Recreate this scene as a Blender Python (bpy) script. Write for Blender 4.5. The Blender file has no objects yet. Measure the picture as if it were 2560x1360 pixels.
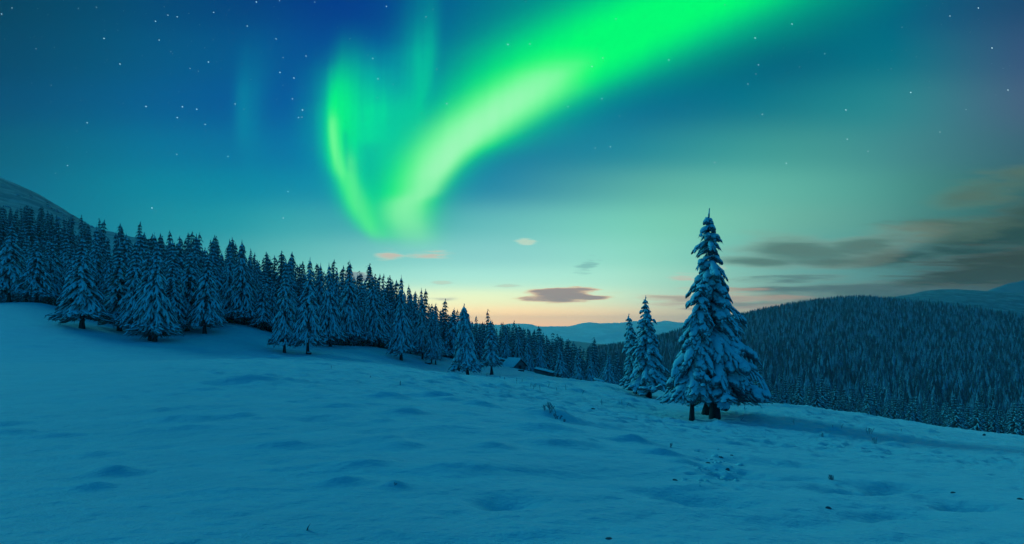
import bpy, math, time
import numpy as np
C = bpy.context.scene.collection
sc = bpy.context.scene
F = 1422.0          # focal length in photograph pixels
HY = 820.0          # eye-level row
def sx(px): return (px - 1280.0) / F
def ty(py): return (HY - py) / F
def lin(c):
    o = []
    for v in c[:3]:
        v = v / 255.0
        o.append(v / 12.92 if v <= 0.04045 else ((v + 0.055) / 1.055) ** 2.4)
    return tuple(o) + (1.0,)

# ------------------------------------------------------------------ camera
cam = bpy.data.cameras.new('camera'); camo = bpy.data.objects.new('camera', cam); C.objects.link(camo)
camo.location = (0, 0, 0); camo.rotation_euler = (math.pi / 2, 0, 0)
cam.sensor_width = 36; cam.lens = 36 * F / 2560.0
cam.shift_y = (HY - 680) / 2560.0
cam.clip_start = 0.1; cam.clip_end = 60000
sc.camera = camo
sc.view_settings.view_transform = 'Standard'; sc.view_settings.look = 'None'
sc.view_settings.exposure = 0.0; sc.view_settings.gamma = 1.0
sc.render.engine = 'CYCLES'
sc.cycles.use_denoising = True
sc.cycles.max_bounces = 5; sc.cycles.diffuse_bounces = 3; sc.cycles.glossy_bounces = 1
sc.cycles.volume_bounces = 1; sc.cycles.transparent_max_bounces = 4
sc.cycles.caustics_reflective = False; sc.cycles.caustics_refractive = False

# ------------------------------------------------------------------ sky
world = bpy.data.worlds.new("World"); sc.world = world; world.use_nodes = True
world.cycles.sampling_method = 'MANUAL'; world.cycles.sample_map_resolution = 1024
WT = world.node_tree; WT.nodes.clear()
SUN_EL, SUN_AZ = math.radians(21), math.radians(-60)   # the glow over the valley; azimuth from +Y towards +X

class NB:
    """tiny helper that strings math nodes together"""
    def __init__(s, t): s.t = t
    def n(s, kind, **kw):
        nd = s.t.nodes.new(kind)
        for k, v in kw.items(): setattr(nd, k, v)
        return nd
    def put(s, sock, v):
        if hasattr(v, 'is_output'): s.t.links.new(v, sock)
        else: sock.default_value = v
    def m(s, op, a, b=None, c=None, clamp=False):
        nd = s.n('ShaderNodeMath', operation=op, use_clamp=clamp)
        s.put(nd.inputs[0], a)
        if b is not None: s.put(nd.inputs[1], b)
        if c is not None: s.put(nd.inputs[2], c)
        return nd.outputs[0]
    def vm(s, op, a, b=None, out=0):
        nd = s.n('ShaderNodeVectorMath', operation=op); s.put(nd.inputs[0], a)
        if b is not None: s.put(nd.inputs[1], b)
        return nd.outputs[out]
    def scale(s, a, f):
        nd = s.n('ShaderNodeVectorMath', operation='SCALE'); s.put(nd.inputs[0], a); s.put(nd.inputs[3], f)
        return nd.outputs[0]
    def mr(s, v, a, b, c=0.0, d=1.0, kind='SMOOTHSTEP'):
        nd = s.n('ShaderNodeMapRange', interpolation_type=kind); s.put(nd.inputs[0], v)
        for i, x in zip((1, 2, 3, 4), (a, b, c, d)): s.put(nd.inputs[i], x)
        return nd.outputs[0]
    def mix(s, f, a, b, mode='MIX'):
        nd = s.n('ShaderNodeMix', data_type='RGBA', blend_type=mode)
        s.put(nd.inputs[0], f); s.put(nd.inputs[6], a); s.put(nd.inputs[7], b)
        return nd.outputs[2]
    def ramp(s, v, stops, interp='LINEAR'):
        nd = s.n('ShaderNodeValToRGB'); cr = nd.color_ramp; cr.interpolation = interp
        while len(cr.elements) < len(stops): cr.elements.new(1.0)
        for e, (p, c) in zip(cr.elements, stops):
            e.position = p
        for e, (p, c) in zip(cr.elements, stops): e.color = c
        s.put(nd.inputs[0], v); return nd.outputs[0]
    def curve(s, v, pts):
        """pts: (y row, value) -> value, smooth"""
        nd = s.n('ShaderNodeFloatCurve'); cv = nd.mapping.curves[0]
        nd.mapping.use_clip = False
        vals = [p[1] for p in pts]; lo, hi = min(vals), max(vals); d = (hi - lo) or 1.0
        P = [((y + 400.0) / 1200.0, (val - lo) / d) for y, val in pts]
        while len(cv.points) < len(P): cv.points.new(0.5, 0.5)
        for q, p in zip(cv.points, P): q.location = p
        nd.mapping.update(); s.put(nd.inputs[1], v)
        return s.m('MULTIPLY_ADD', nd.outputs[0], d, lo)
    def noise(s, vec, scale, detail=3, rough=0.5):
        nd = s.n('ShaderNodeTexNoise'); nd.inputs['Scale'].default_value = scale
        nd.inputs['Detail'].default_value = detail; nd.inputs['Roughness'].default_value = rough
        s.put(nd.inputs['Vector'], vec); return nd.outputs[0]

W = NB(WT)
tc = W.n('ShaderNodeTexCoord'); sep = W.n('ShaderNodeSeparateXYZ'); WT.links.new(tc.outputs['Generated'], sep.inputs[0])
dx, dy, dz = sep.outputs
yy = W.m('MAXIMUM', dy, 0.08)
# direction on the northern sky: U runs east, V runs down (both in thousandths of the tangent, so a compass layout)
U = W.m('MULTIPLY_ADD', W.m('DIVIDE', dx, yy), F, 1280.0)
V = W.m('MULTIPLY_ADD', W.m('DIVIDE', dz, yy), -F, HY)
V = W.m('MAXIMUM', W.m('MINIMUM', V, 830.0), -400.0)
U = W.m('MAXIMUM', W.m('MINIMUM', U, 3600.0), -1000.0)
comb = W.n('ShaderNodeCombineXYZ'); W.put(comb.inputs[0], U); W.put(comb.inputs[1], V)
UV = comb.outputs[0]
cols = [0, 320, 640, 960, 1280, 1600, 1920, 2240, 2560]
rows = [
 (-260, [(0,45,85),(0,55,100),(0,55,115),(0,65,130),(0,90,130),(0,100,120),(0,85,120),(0,70,115),(5,60,105)]),
 (-120, [(0,50,88),(0,62,106),(0,58,122),(0,66,140),(0,100,135),(0,110,125),(0,92,120),(0,75,120),(8,60,105)]),
 (0,   [(0,58,88),(0,68,110),(0,60,125),(0,64,140),(0,112,140),(0,125,130),(0,98,120),(0,84,125),(28,72,112)]),
 (140, [(0,62,98),(0,80,122),(0,84,142),(0,74,150),(0,112,146),(0,112,134),(0,94,124),(4,112,132),(54,86,124)]),
 (260, [(0,70,112),(0,86,136),(0,84,152),(0,88,160),(0,122,158),(0,108,144),(8,120,138),(44,134,142),(72,100,128)]),
 (380, [(0,88,116),(0,110,145),(0,114,160),(0,120,170),(20,126,160),(36,140,156),(66,158,152),(68,140,142),(60,104,118)]),
 (470, [(0,96,128),(0,126,150),(0,136,164),(20,142,172),(44,140,168),(92,178,168),(100,186,168),(78,152,142),(56,102,100)]),
 (560, [(0,108,138),(16,132,152),(42,160,170),(84,184,184),(112,200,194),(126,214,188),(118,192,170),(86,150,140),(52,96,92)]),
 (640, [(10,112,145),(30,130,155),(86,180,180),(132,212,204),(150,222,214),(150,228,204),(112,186,176),(80,142,140),(44,84,88)]),
 (700, [(30,120,150),(60,150,165),(110,200,190),(156,226,214),(172,236,222),(164,226,206),(120,178,168),(76,126,126),(34,66,72)]),
 (750, [(40,125,150),(80,160,165),(140,205,185),(220,244,198),(222,246,198),(182,220,194),(126,158,148),(70,108,112),(28,58,68)]),
 (795, [(50,125,150),(90,160,165),(160,200,175),(255,232,178),(255,228,176),(216,206,176),(146,158,144),(66,98,106),(26,56,70)]),
 (825, [(50,120,150),(90,150,160),(150,180,165),(255,206,160),(250,202,160),(214,190,166),(142,150,144),(60,92,104),(26,56,70)]),
]
# the band above the horizon is seen through miles of evening air
GLOW = {700: (1.3, 1.2, 1.12), 750: (1.75, 1.45, 1.3), 795: (2.6, 1.8, 1.15), 825: (3.2, 2.2, 1.1)}
un = W.m('MULTIPLY', U, 1 / 2560.0)
num = None; den = None
for i, (ry, cs) in enumerate(rows):
    up = rows[i - 1][0] if i else ry - 140
    dn = rows[i + 1][0] if i + 1 < len(rows) else ry + 50
    hu, hd = (ry - up) * 0.62, (dn - ry) * 0.62
    d = W.m('SUBTRACT', V, ry)
    hw = W.m('ADD', hu, W.m('MULTIPLY', W.m('GREATER_THAN', d, 0.0), hd - hu))
    q = W.m('DIVIDE', d, hw); w = W.m('EXPONENT', W.m('MULTIPLY', W.m('MULTIPLY', q, q), -1.0))
    c = W.ramp(un, [(x / 2560.0, lin(k)) for x, k in zip(cols, cs)], 'CARDINAL')
    if ry in GLOW: c = W.vm('MULTIPLY', c, GLOW[ry])
    t = W.scale(c, w)
    num = t if num is None else W.vm('ADD', num, t)
    den = w if den is None else W.m('ADD', den, w)
skyc = W.scale(num, W.m('DIVIDE', 1.0, W.m('MAXIMUM', den, 1e-4)))
vn = W.m('MULTIPLY', W.m('ADD', V, 400.0), 1 / 1200.0)

streak = W.mr(W.noise(W.vm('MULTIPLY', UV, (1 / 26.0, 1 / 420.0, 1)), 1.0, 3, .55), .32, .68, .84, 1.12, 'LINEAR')
def ribbon(base, color, cen, wl, wr, inten, power=1.0, warp=None, st=None):
    """a hanging curtain of light: centre line, widths and strength as functions of height"""
    u = U if warp is None else W.m('ADD', U, warp)
    d = W.m('SUBTRACT', u, W.curve(vn, cen))
    a, b = W.curve(vn, wl), W.curve(vn, wr)
    g = W.m('GREATER_THAN', d, 0.0)
    w = W.m('ADD', a, W.m('MULTIPLY', g, W.m('SUBTRACT', b, a)))
    q = W.m('DIVIDE', d, w)
    q = W.m('POWER', W.m('ABSOLUTE', q), 2.0 * power)
    e = W.m('EXPONENT', W.m('MULTIPLY', q, -1.0))
    al = W.m('MULTIPLY', W.m('MULTIPLY', e, streak if st is None else W.m('MULTIPLY_ADD', streak, st, 1 - st)), W.m('MAXIMUM', W.curve(vn, inten), 0.0), clamp=True)
    return W.mix(al, base, color)

nz = W.noise(W.vm('MULTIPLY', UV, (1 / 90.0, 1 / 420.0, 1)), 1.0, 2)
wob = W.m('MULTIPLY', W.m('SUBTRACT', nz, 0.5), 26.0)
# faint ray far left
skyc = ribbon(skyc, lin((0,146,168)), [(-400,640),(0,630),(160,614),(300,608),(420,625),(800,640)], [(-400,22),(800,22)], [(-400,70),(160,60),(300,45),(800,50)],
              [(-400,0),(40,0),(130,.12),(200,.34),(270,.5),(330,.4),(410,.12),(500,.0),(800,0)])
# soft teal glow round the whole figure
skyc = ribbon(skyc, lin((0,150,170)), [(-400,1000),(100,950),(300,960),(800,980)], [(-400,90),(150,110),(300,150),(800,140)], [(-400,120),(150,160),(300,170),(800,120)],
              [(-400,0),(40,.0),(150,.45),(300,.75),(450,.55),(560,.3),(640,0),(800,0)], 1.2)
# middle curtain and its sharp-edged ray
skyc = ribbon(skyc, lin((0,222,158)), [(-400,900),(150,880),(260,915),(350,935),(430,950),(520,960),(600,980),(800,990)], [(-400,80),(200,95),(320,120),(430,105),(520,80),(600,60),(800,50)],
              [(-400,80),(200,110),(330,140),(430,130),(520,75),(600,50),(800,50)],
              [(-400,0),(100,.0),(180,.26),(250,.68),(320,.98),(380,.9),(430,.7),(500,.55),(550,.3),(600,0),(800,0)], 1.3, wob)
skyc = ribbon(skyc, lin((0,200,160)), [(-400,1090),(0,1078),(100,1074),(200,1066),(260,1040),(330,1000),(420,975),(800,960)], [(-400,60),(200,62),(300,55),(800,60)], [(-400,26),(100,22),(200,18),(300,40),(800,50)],
              [(-400,0),(-150,.02),(0,.2),(100,.52),(180,.8),(260,.8),(340,.6),(430,.3),(500,.0),(800,0)], 1.0, W.m('MULTIPLY', wob, .5))
# left curtain
skyc = ribbon(skyc, lin((0,248,128)), [(-400,880),(120,862),(200,848),(300,838),(380,840),(450,862),(520,893),(570,926),(610,956),(800,990)], [(-400,30),(200,26),(300,26),(450,28),(550,34),(800,34)],
              [(-400,40),(200,52),(300,55),(420,50),(520,52),(600,50),(800,50)],
              [(-400,0),(40,.0),(110,.10),(170,.32),(230,.75),(280,.92),(400,.9),(500,.88),(550,.75),(590,.35),(625,0),(800,0)])
skyc = ribbon(skyc, lin((0,178,160)), [(-400,925),(340,922),(400,925),(480,932),(800,940)], [(-400,24),(800,26)], [(-400,34),(800,40)], [(-400,0),(340,0),(385,.55),(430,.5),(490,.15),(530,0),(800,0)])
skyc = ribbon(skyc, lin((0,190,150)), [(-400,862),(320,862),(400,868),(450,880),(800,940)], [(-400,7),(800,9)], [(-400,10),(800,12)], [(-400,0),(300,0),(340,.45),(390,.5),(430,.2),(460,0),(800,0)])
skyc = ribbon(skyc, lin((96,246,150)), [(-400,870),(360,874),(420,878),(470,886),(540,908),(800,960)], [(-400,8),(440,10),(520,18),(800,18)], [(-400,12),(440,14),(520,22),(800,22)], [(-400,0),(350,0),(410,.5),(470,.55),(520,.4),(570,0),(800,0)])
skyc = ribbon(skyc, lin((112,255,150)), [(-400,830),(290,830),(340,832),(400,842),(450,862),(520,895),(570,925),(620,950),(800,960)], [(-400,9),(340,9),(450,16),(560,22),(800,26)],
              [(-400,12),(340,14),(450,22),(560,30),(800,26)],
              [(-400,0),(250,.0),(300,.55),(360,.85),(430,.7),(480,.4),(530,.5),(570,.45),(600,.15),(630,0),(800,0)])
# great right arm
skyc = ribbon(skyc, lin((0,198,140)), [(-400,2150),(-100,1880),(0,1740),(80,1600),(150,1450),(250,1290),(350,1160),(450,1060),(550,1020),(620,1030),(800,1040)],
              [(-400,380),(-100,340),(0,360),(100,330),(200,225),(300,170),(400,130),(500,110),(600,70),(800,50)], [(-400,300),(0,370),(60,350),(150,300),(250,220),(350,165),(450,95),(550,85),(800,60)],
              [(-400,.3),(-100,.8),(0,.85),(200,.85),(400,.75),(500,.65),(560,.4),(600,.12),(640,0),(800,0)], 1.05, None, .2)
skyc = ribbon(skyc, lin((0,255,116)), [(-400,2150),(-100,1890),(0,1740),(60,1620),(150,1450),(250,1285),(350,1150),(450,1056),(540,1010),(620,1030),(800,1040)],
              [(-400,200),(-100,220),(0,245),(60,250),(150,225),(250,165),(350,110),(450,95),(540,70),(800,50)], [(-400,170),(0,205),(60,200),(150,185),(250,142),(350,112),(450,68),(540,72),(800,60)],
              [(-400,.3),(-100,.9),(0,1.04),(150,1.06),(300,1.02),(400,.95),(480,.85),(540,.65),(590,.25),(635,0),(800,0)], 1.35, None, .2)
skyc = ribbon(skyc, lin((166,255,190)), [(-400,1500),(120,1440),(180,1385),(250,1290),(350,1160),(430,1094),(480,1060),(530,1015),(570,1025),(620,1045),(800,1050)],
              [(-400,60),(180,90),(250,95),(350,85),(450,62),(520,52),(800,60)], [(-400,60),(180,60),(250,85),(350,62),(450,34),(540,50),(800,60)],
              [(-400,0),(110,.0),(160,.22),(210,.68),(300,.88),(400,.92),(460,.72),(530,.6),(580,.42),(620,.12),(650,0),(800,0)], 1.15, None, .3)

# clouds low over the valley: stretched banks
cn = W.noise(W.vm('MULTIPLY', UV, (1 / 300.0, 1 / 22.0, 1)), 1.0, 5, 0.6)
cn2 = W.noise(W.vm('MULTIPLY', UV, (1 / 95.0, 1 / 12.0, 1)), 1.0, 4, 0.6)
cn3 = W.noise(W.vm('MULTIPLY', UV, (1 / 420.0, 1 / 52.0, 1)), 1.0, 4, 0.55)
def ell(x, y, rx, ry, rot=0.0, k=1.0):
    mp = W.n('ShaderNodeMapping', vector_type='TEXTURE'); mp.inputs[1].default_value = (x, y, 0)
    mp.inputs[2].default_value = (0, 0, math.radians(rot)); mp.inputs[3].default_value = (rx, ry, 1)
    W.put(mp.inputs[0], UV)
    r = W.vm('LENGTH', mp.outputs[0], out=1)
    return W.m('MULTIPLY', W.m('SUBTRACT', 1.0, r), k)
def bank(base, es, lit, core, nz, na, lo=0.0, hi=.35, c0=.12, c1=.6, amax=1.0):
    d = None
    for e in es:
        v = ell(*e); d = v if d is None else W.m('MAXIMUM', d, v)
    d = W.m('ADD', d, W.m('MULTIPLY', W.m('SUBTRACT', nz, 0.5), na))
    a = W.m('MULTIPLY', W.mr(d, lo, hi), amax)
    return W.mix(a, base, W.mix(W.mr(d, c0, c1), lit, core))
# dark bank in the east
cn = W.mr(cn, .3, .7, 0, 1, 'LINEAR'); cn2 = W.mr(cn2, .3, .7, 0, 1, 'LINEAR'); cn3 = W.mr(cn3, .3, .7, 0, 1, 'LINEAR')
skyc = bank(skyc, [(2620,575,520,90,-8,1.1),(2620,670,560,95,-7,1.2),(2400,705,480,44,-3,1.0)], lin((88,104,92)), lin((44,70,62)), cn3, 1.3, -.15, .8, .0, .8, .9)
skyc = bank(skyc, [(2440,485,150,60,-16),(2400,572,200,40,-7),(2580,430,170,50,-18)], lin((116,136,106)), lin((88,114,98)), cn3, 1.3, 0, 1.2, .1, .9, .8)
skyc = bank(skyc, [(1990,624,240,56,3,1.25),(2160,610,230,44,-8,1.1),(1900,655,150,28,2,1.0)], lin((160,162,140)), lin((92,120,108)), cn3, .8, .0, .95, .1, .8, .9)
skyc = bank(skyc, [(2480,680,260,70,-9),(2580,645,240,48,-8)], lin((104,88,66)), lin((56,62,46)), cn, 1.1, 0, .7, .0, .6, .9)
skyc = bank(skyc, [(2060,722,330,17,-1),(2250,730,330,24,-2),(1960,702,140,14,-2,.8),(1860,764,160,14,0)], lin((160,140,120)), lin((92,112,110)), cn, 1.2, .0, .9, .05, .5, .85)
skyc = bank(skyc, [(1850,744,240,20,1),(1700,744,200,16,3),(1760,728,160,18,0,.8),(1900,768,200,14,0),(1640,762,160,8,0,.7)], lin((255,186,146)), lin((200,168,144)), cn, 1.3, .05, .95, .2, .9, .8)
# small lit clouds over the valley
skyc = bank(skyc, [(1400,740,118,22,0),(1405,728,104,13,-1),(1452,744,105,9,-1)], lin((255,206,160)), lin((170,142,136)), cn2, .6, .06, .4, .2, .6, .95)
skyc = bank(skyc, [(966,637,50,16,-4),(1078,638,70,15,3),(1104,748,64,10,0),(1697,692,66,14,0),(1790,668,44,9,0),(1020,744,50,7,0)], lin((210,222,198)), lin((220,196,176)), cn2, .9, .1, .85, .3, .9, .8)
skyc = bank(skyc, [(896,691,60,15,4)], lin((200,200,185)), lin((140,150,156)), cn2, .6, .1, .5, .2, .5, .9)
skyc = bank(skyc, [(1104,707,42,7,0),(1266,714,46,6,0),(1318,605,42,11,3)], lin((196,232,210)), lin((212,228,200)), cn2, .9, .1, .6, .2, .7, .7)
skyc = bank(skyc, [(1462,672,50,26,-30,.8)], lin((140,205,190)), lin((120,180,176)), cn2, 1.3, .2, .9, .2, .7, .6)

# away from the northern quarter the sky is deep night blue
night = W.mix(W.mr(dz, 0.0, 0.9), lin((0,88,142)), lin((0,97,153)))
front = W.mr(dy, 0.12, 0.5)
low = W.mr(dz, -0.02, 0.9, 1.0, 0.35)
skyc = W.mix(W.m('MULTIPLY', front, 1.0), night, skyc)
skyc = W.mix(W.mr(dz, -0.03, -0.25), skyc, lin((0,70,105)))
bg = W.n('ShaderNodeBackground'); WT.links.new(skyc, bg.inputs[0]); bg.inputs[1].default_value = 1.0
nis = W.n('ShaderNodeTexSky'); nis.sky_type = 'NISHITA'; nis.sun_disc = False
nis.sun_elevation = math.radians(-5); nis.sun_rotation = SUN_AZ
bg2 = W.n('ShaderNodeBackground'); WT.links.new(nis.outputs[0], bg2.inputs[0]); bg2.inputs[1].default_value = 0.05
ads = W.n('ShaderNodeAddShader'); WT.links.new(bg.outputs[0], ads.inputs[0]); WT.links.new(bg2.outputs[0], ads.inputs[1])
wo = W.n('ShaderNodeOutputWorld'); WT.links.new(ads.outputs[0], wo.inputs[0])

# soft light of the glow behind the trees
sd = bpy.data.lights.new('sun', 'SUN'); sd.energy = 1.05; sd.angle = math.radians(24); sd.color = (0.08, 0.82, 0.95)
so = bpy.data.objects.new('sun', sd); C.objects.link(so)
so.rotation_euler = (math.pi / 2 - SUN_EL, 0, math.pi - SUN_AZ)

# ------------------------------------------------------------------ mesh helpers
def newmesh(name, V_, faces, mats, mi=None, smooth=True):
    """faces: (n,3) or (n,4) int array, or a list of such arrays"""
    if not isinstance(faces, list): faces = [faces]
    me = bpy.data.meshes.new(name)
    V_ = np.ascontiguousarray(V_, dtype=np.float32)
    me.vertices.add(len(V_)); me.vertices.foreach_set('co', V_.ravel())
    loops = np.concatenate([f.ravel() for f in faces]).astype(np.int32)
    tot = np.concatenate([np.full(len(f), f.shape[1], np.int32) for f in faces])
    st = np.concatenate([[0], np.cumsum(tot)[:-1]]).astype(np.int32)
    me.loops.add(len(loops)); me.loops.foreach_set('vertex_index', loops)
    me.polygons.add(len(tot)); me.polygons.foreach_set('loop_start', st); me.polygons.foreach_set('loop_total', tot)
    if mi is not None: me.polygons.foreach_set('material_index', np.asarray(mi, np.int32))
    me.polygons.foreach_set('use_smooth', np.full(len(tot), bool(smooth)))
    for m in (mats if isinstance(mats, (list, tuple)) else [mats]): me.materials.append(m)
    me.update(calc_edges=True); me.validate()
    return me
def link(name, me, parent=None, loc=None, **props):
    o = bpy.data.objects.new(name, me); C.objects.link(o)
    if parent is not None: o.parent = parent
    if loc is not None: o.location = loc
    for k, v in props.items(): o[k] = v
    return o
def empty(name, loc, label, cat, group=None, rz=0.0, sc_=1.0):
    o = bpy.data.objects.new(name, None); C.objects.link(o); o.location = loc
    o.rotation_euler = (0, 0, rz); o.scale = (sc_,) * 3 if not hasattr(sc_, '__len__') else sc_
    o['label'] = label; o['category'] = cat
    if group: o['group'] = group
    return o
class Acc:
    """collects pieces into one mesh"""
    def __init__(s): s.V = []; s.F = {}; s.M = {}; s.n = 0
    def add(s, V_, F_, m=0):
        k = F_.shape[1]; s.F.setdefault(k, []).append(F_ + s.n); s.M.setdefault(k, []).append(np.full(len(F_), m, np.int32))
        s.V.append(V_); s.n += len(V_)
    def data(s):
        fs = [np.concatenate(s.F[k]) for k in sorted(s.F)]; ms = np.concatenate([np.concatenate(s.M[k]) for k in sorted(s.F)])
        return np.concatenate(s.V), fs, ms
    def mesh(s, name, mats, smooth=True):
        v, f, m = s.data(); return newmesh(name, v, f, mats, m, smooth)
def grid_faces(a, b, wrap=False):
    i = np.arange(a - 1)[:, None]; j = np.arange(b if wrap else b - 1)[None, :]; j2 = (j + 1) % b
    return np.stack([i * b + j, i * b + j2, (i + 1) * b + j2, (i + 1) * b + j], -1).reshape(-1, 4)
def tubes(P, R, sides, rng, jit=0.12, wx=1.15, wz=0.8):
    """N tubes at once. P (N,K,3) centre lines, R (N,K) radii"""
    N, K, _ = P.shape
    T = np.gradient(P, axis=1); T /= np.linalg.norm(T, axis=2, keepdims=True) + 1e-9
    S = np.cross(T, np.array([0, 0, 1.0])); ln = np.linalg.norm(S, axis=2, keepdims=True)
    S = np.where(ln < 0.05, np.array([1.0, 0, 0]), S / (ln + 1e-9)); Uv = np.cross(S, T)
    a = np.arange(sides) / sides * 2 * np.pi + 0.3
    j = 1 + jit * rng.standard_normal((N, K, sides))
    r = R[:, :, None] * j
    V_ = P[:, :, None, :] + (r * np.cos(a) * wx)[..., None] * S[:, :, None, :] + (r * np.sin(a) * wz)[..., None] * Uv[:, :, None, :]
    f = grid_faces(K, sides, True)
    Fs = (f[None] + (np.arange(N) * K * sides)[:, None, None]).reshape(-1, 4)
    return V_.reshape(-1, 3), Fs
def box(acc, lo, hi, m=0, rot=0.0, org=(0, 0, 0), jit=None):
    x0, y0, z0 = lo; x1, y1, z1 = hi
    v = np.array([(x, y, z) for z in (z0, z1) for y in (y0, y1) for x in (x0, x1)], float)
    c, s_ = math.cos(rot), math.sin(rot)
    v = np.stack([v[:, 0] * c - v[:, 1] * s_, v[:, 0] * s_ + v[:, 1] * c, v[:, 2]], 1) + np.array(org)
    acc.add(v, np.array([(0, 2, 3, 1), (4, 5, 7, 6), (0, 1, 5, 4), (2, 6, 7, 3), (0, 4, 6, 2), (1, 3, 7, 5)]), m)

# value noise
_rng = np.random.default_rng(5); _tab = _rng.random((256, 256))
def vnoise(x, y):
    xi = np.floor(x).astype(np.int64); yi = np.floor(y).astype(np.int64); fx = x - xi; fy = y - yi
    fx = fx * fx * fx * (fx * (fx * 6 - 15) + 10); fy = fy * fy * fy * (fy * (fy * 6 - 15) + 10)
    g = lambda a, b: _tab[a & 255, b & 255]
    return (g(xi, yi) * (1 - fx) + g(xi + 1, yi) * fx) * (1 - fy) + (g(xi, yi + 1) * (1 - fx) + g(xi + 1, yi + 1) * fx) * fy - 0.5
def fbm(x, y, o=4, g=0.5):
    s_ = 0; a = 1.0
    for k in range(o):
        s_ = s_ + a * vnoise(x + 17.3 * k, y - 9.1 * k); x = x * 2.03; y = y * 2.03; a *= g
    return s_

# ------------------------------------------------------------------ materials
def mat(name):
    m = bpy.data.materials.new(name); m.use_nodes = True; t = m.node_tree; t.nodes.clear()
    b = NB(t); p = b.n('ShaderNodeBsdfPrincipled'); o = b.n('ShaderNodeOutputMaterial'); t.links.new(p.outputs[0], o.inputs[0])
    p.inputs['Roughness'].default_value = 0.85; p.inputs['Specular IOR Level'].default_value = 0.2
    return m, b, p
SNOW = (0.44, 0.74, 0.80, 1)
def snow_mat():
    m, b, p = mat('snow'); geo = b.n('ShaderNodeNewGeometry'); pos = geo.outputs['Position']
    n1 = b.noise(b.vm('MULTIPLY', pos, (0.5, 1.3, 1)), 1.0, 5, 0.6)
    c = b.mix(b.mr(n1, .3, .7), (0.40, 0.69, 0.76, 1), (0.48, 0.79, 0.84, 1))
    d_ = b.vm('LENGTH', pos, out=1)                       # heath and dwarf scrub show through on the far slopes
    n4 = b.noise(b.vm('MULTIPLY', pos, (.05, .05, .05)), 1.0, 7, .7)
    hm = b.m('MULTIPLY', b.mr(d_, 135, 260), b.mr(n4, .36, .56, .78, .96))
    c = b.mix(hm, c, (0.07, 0.14, 0.17, 1)); b.put(p.inputs['Sheen Weight'], b.m('SUBTRACT', 1.0, hm))
    b.put(p.inputs['Base Color'], c); p.inputs['Specular IOR Level'].default_value = 0.3; p.inputs['Roughness'].default_value = 0.7
    p.inputs['Sheen Roughness'].default_value = 0.35; p.inputs['Sheen Tint'].default_value = (0.8, 0.95, 1, 1)
    n2 = b.noise(b.vm('MULTIPLY', pos, (4.0, 7.0, 6)), 1.0, 6, 0.62)
    n3 = b.noise(pos, 40.0, 3, 0.6)
    n5 = b.noise(b.vm('MULTIPLY', pos, (11, 17, 14)), 1.0, 4, 0.65)
    h = b.m('ADD', b.m('ADD', b.m('MULTIPLY', n2, 0.7), b.m('MULTIPLY', n3, 0.08)), b.m('MULTIPLY', n5, 0.22))
    bp = b.n('ShaderNodeBump'); bp.inputs['Strength'].default_value = 0.5; bp.inputs['Distance'].default_value = 0.2
    b.put(bp.inputs['Height'], h); b.put(p.inputs['Normal'], bp.outputs[0])
    return m
def crown_mat(name, needle, frost, bias=0.0, nscale=3.0, amp=0.5):
    """snow lies on what faces up, needles show where the bough faces down"""
    m, b, p = mat(name); geo = b.n('ShaderNodeNewGeometry'); tcx = b.n('ShaderNodeTexCoord')
    s_ = b.n('ShaderNodeSeparateXYZ'); b.put(s_.inputs[0], geo.outputs['Normal'])
    n1 = b.noise(tcx.outputs['Object'], nscale, 4, 0.65)
    f = b.m('ADD', s_.outputs[2], b.m('MULTIPLY', b.m('SUBTRACT', n1, 0.5), amp * 2))
    f = b.m('ADD', f, b.n('ShaderNodeAttribute', attribute_name='tone').outputs['Fac'])
    f = b.mr(f, -0.28 + bias, 0.30 + bias)
    n2 = b.noise(tcx.outputs['Object'], nscale * 5, 2)
    nd = b.mix(b.mr(n2, .35, .7), needle, frost)
    b.put(p.inputs['Base Color'], b.mix(f, nd, SNOW))
    bp = b.n('ShaderNodeBump'); bp.inputs['Strength'].default_value = 0.6; bp.inputs['Distance'].default_value = 0.06
    b.put(bp.inputs['Height'], b.noise(tcx.outputs['Object'], 9.0, 3, .6)); b.put(p.inputs['Normal'], bp.outputs[0])
    return m
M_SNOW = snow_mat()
M_CROWNH = crown_mat('frost_caked_boughs', (0.02, 0.05, 0.06, 1), (0.13, 0.24, 0.28, 1), .10, 5.0, .8)
M_CROWN = crown_mat('snow_laden_boughs', (0.025, 0.06, 0.07, 1), (0.14, 0.25, 0.29, 1), 0.06)
M_CROWNF = crown_mat('snow_laden_boughs_dense', (0.03, 0.075, 0.09, 1), (0.16, 0.28, 0.33, 1), 0.08, 2.0, .6)
M_WOOD, b_, p_ = mat('far_spruce')
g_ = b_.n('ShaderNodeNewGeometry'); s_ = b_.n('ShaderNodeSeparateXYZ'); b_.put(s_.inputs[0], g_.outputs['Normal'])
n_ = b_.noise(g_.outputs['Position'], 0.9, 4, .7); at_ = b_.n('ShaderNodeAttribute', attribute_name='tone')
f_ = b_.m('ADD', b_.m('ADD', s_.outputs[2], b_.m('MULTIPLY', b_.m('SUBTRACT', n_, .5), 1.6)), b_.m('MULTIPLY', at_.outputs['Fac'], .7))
b_.put(p_.inputs['Base Color'], b_.mix(b_.mr(f_, -0.25, 1.0), (0.05, 0.12, 0.15, 1), (0.40, 0.60, 0.68, 1)))
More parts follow.
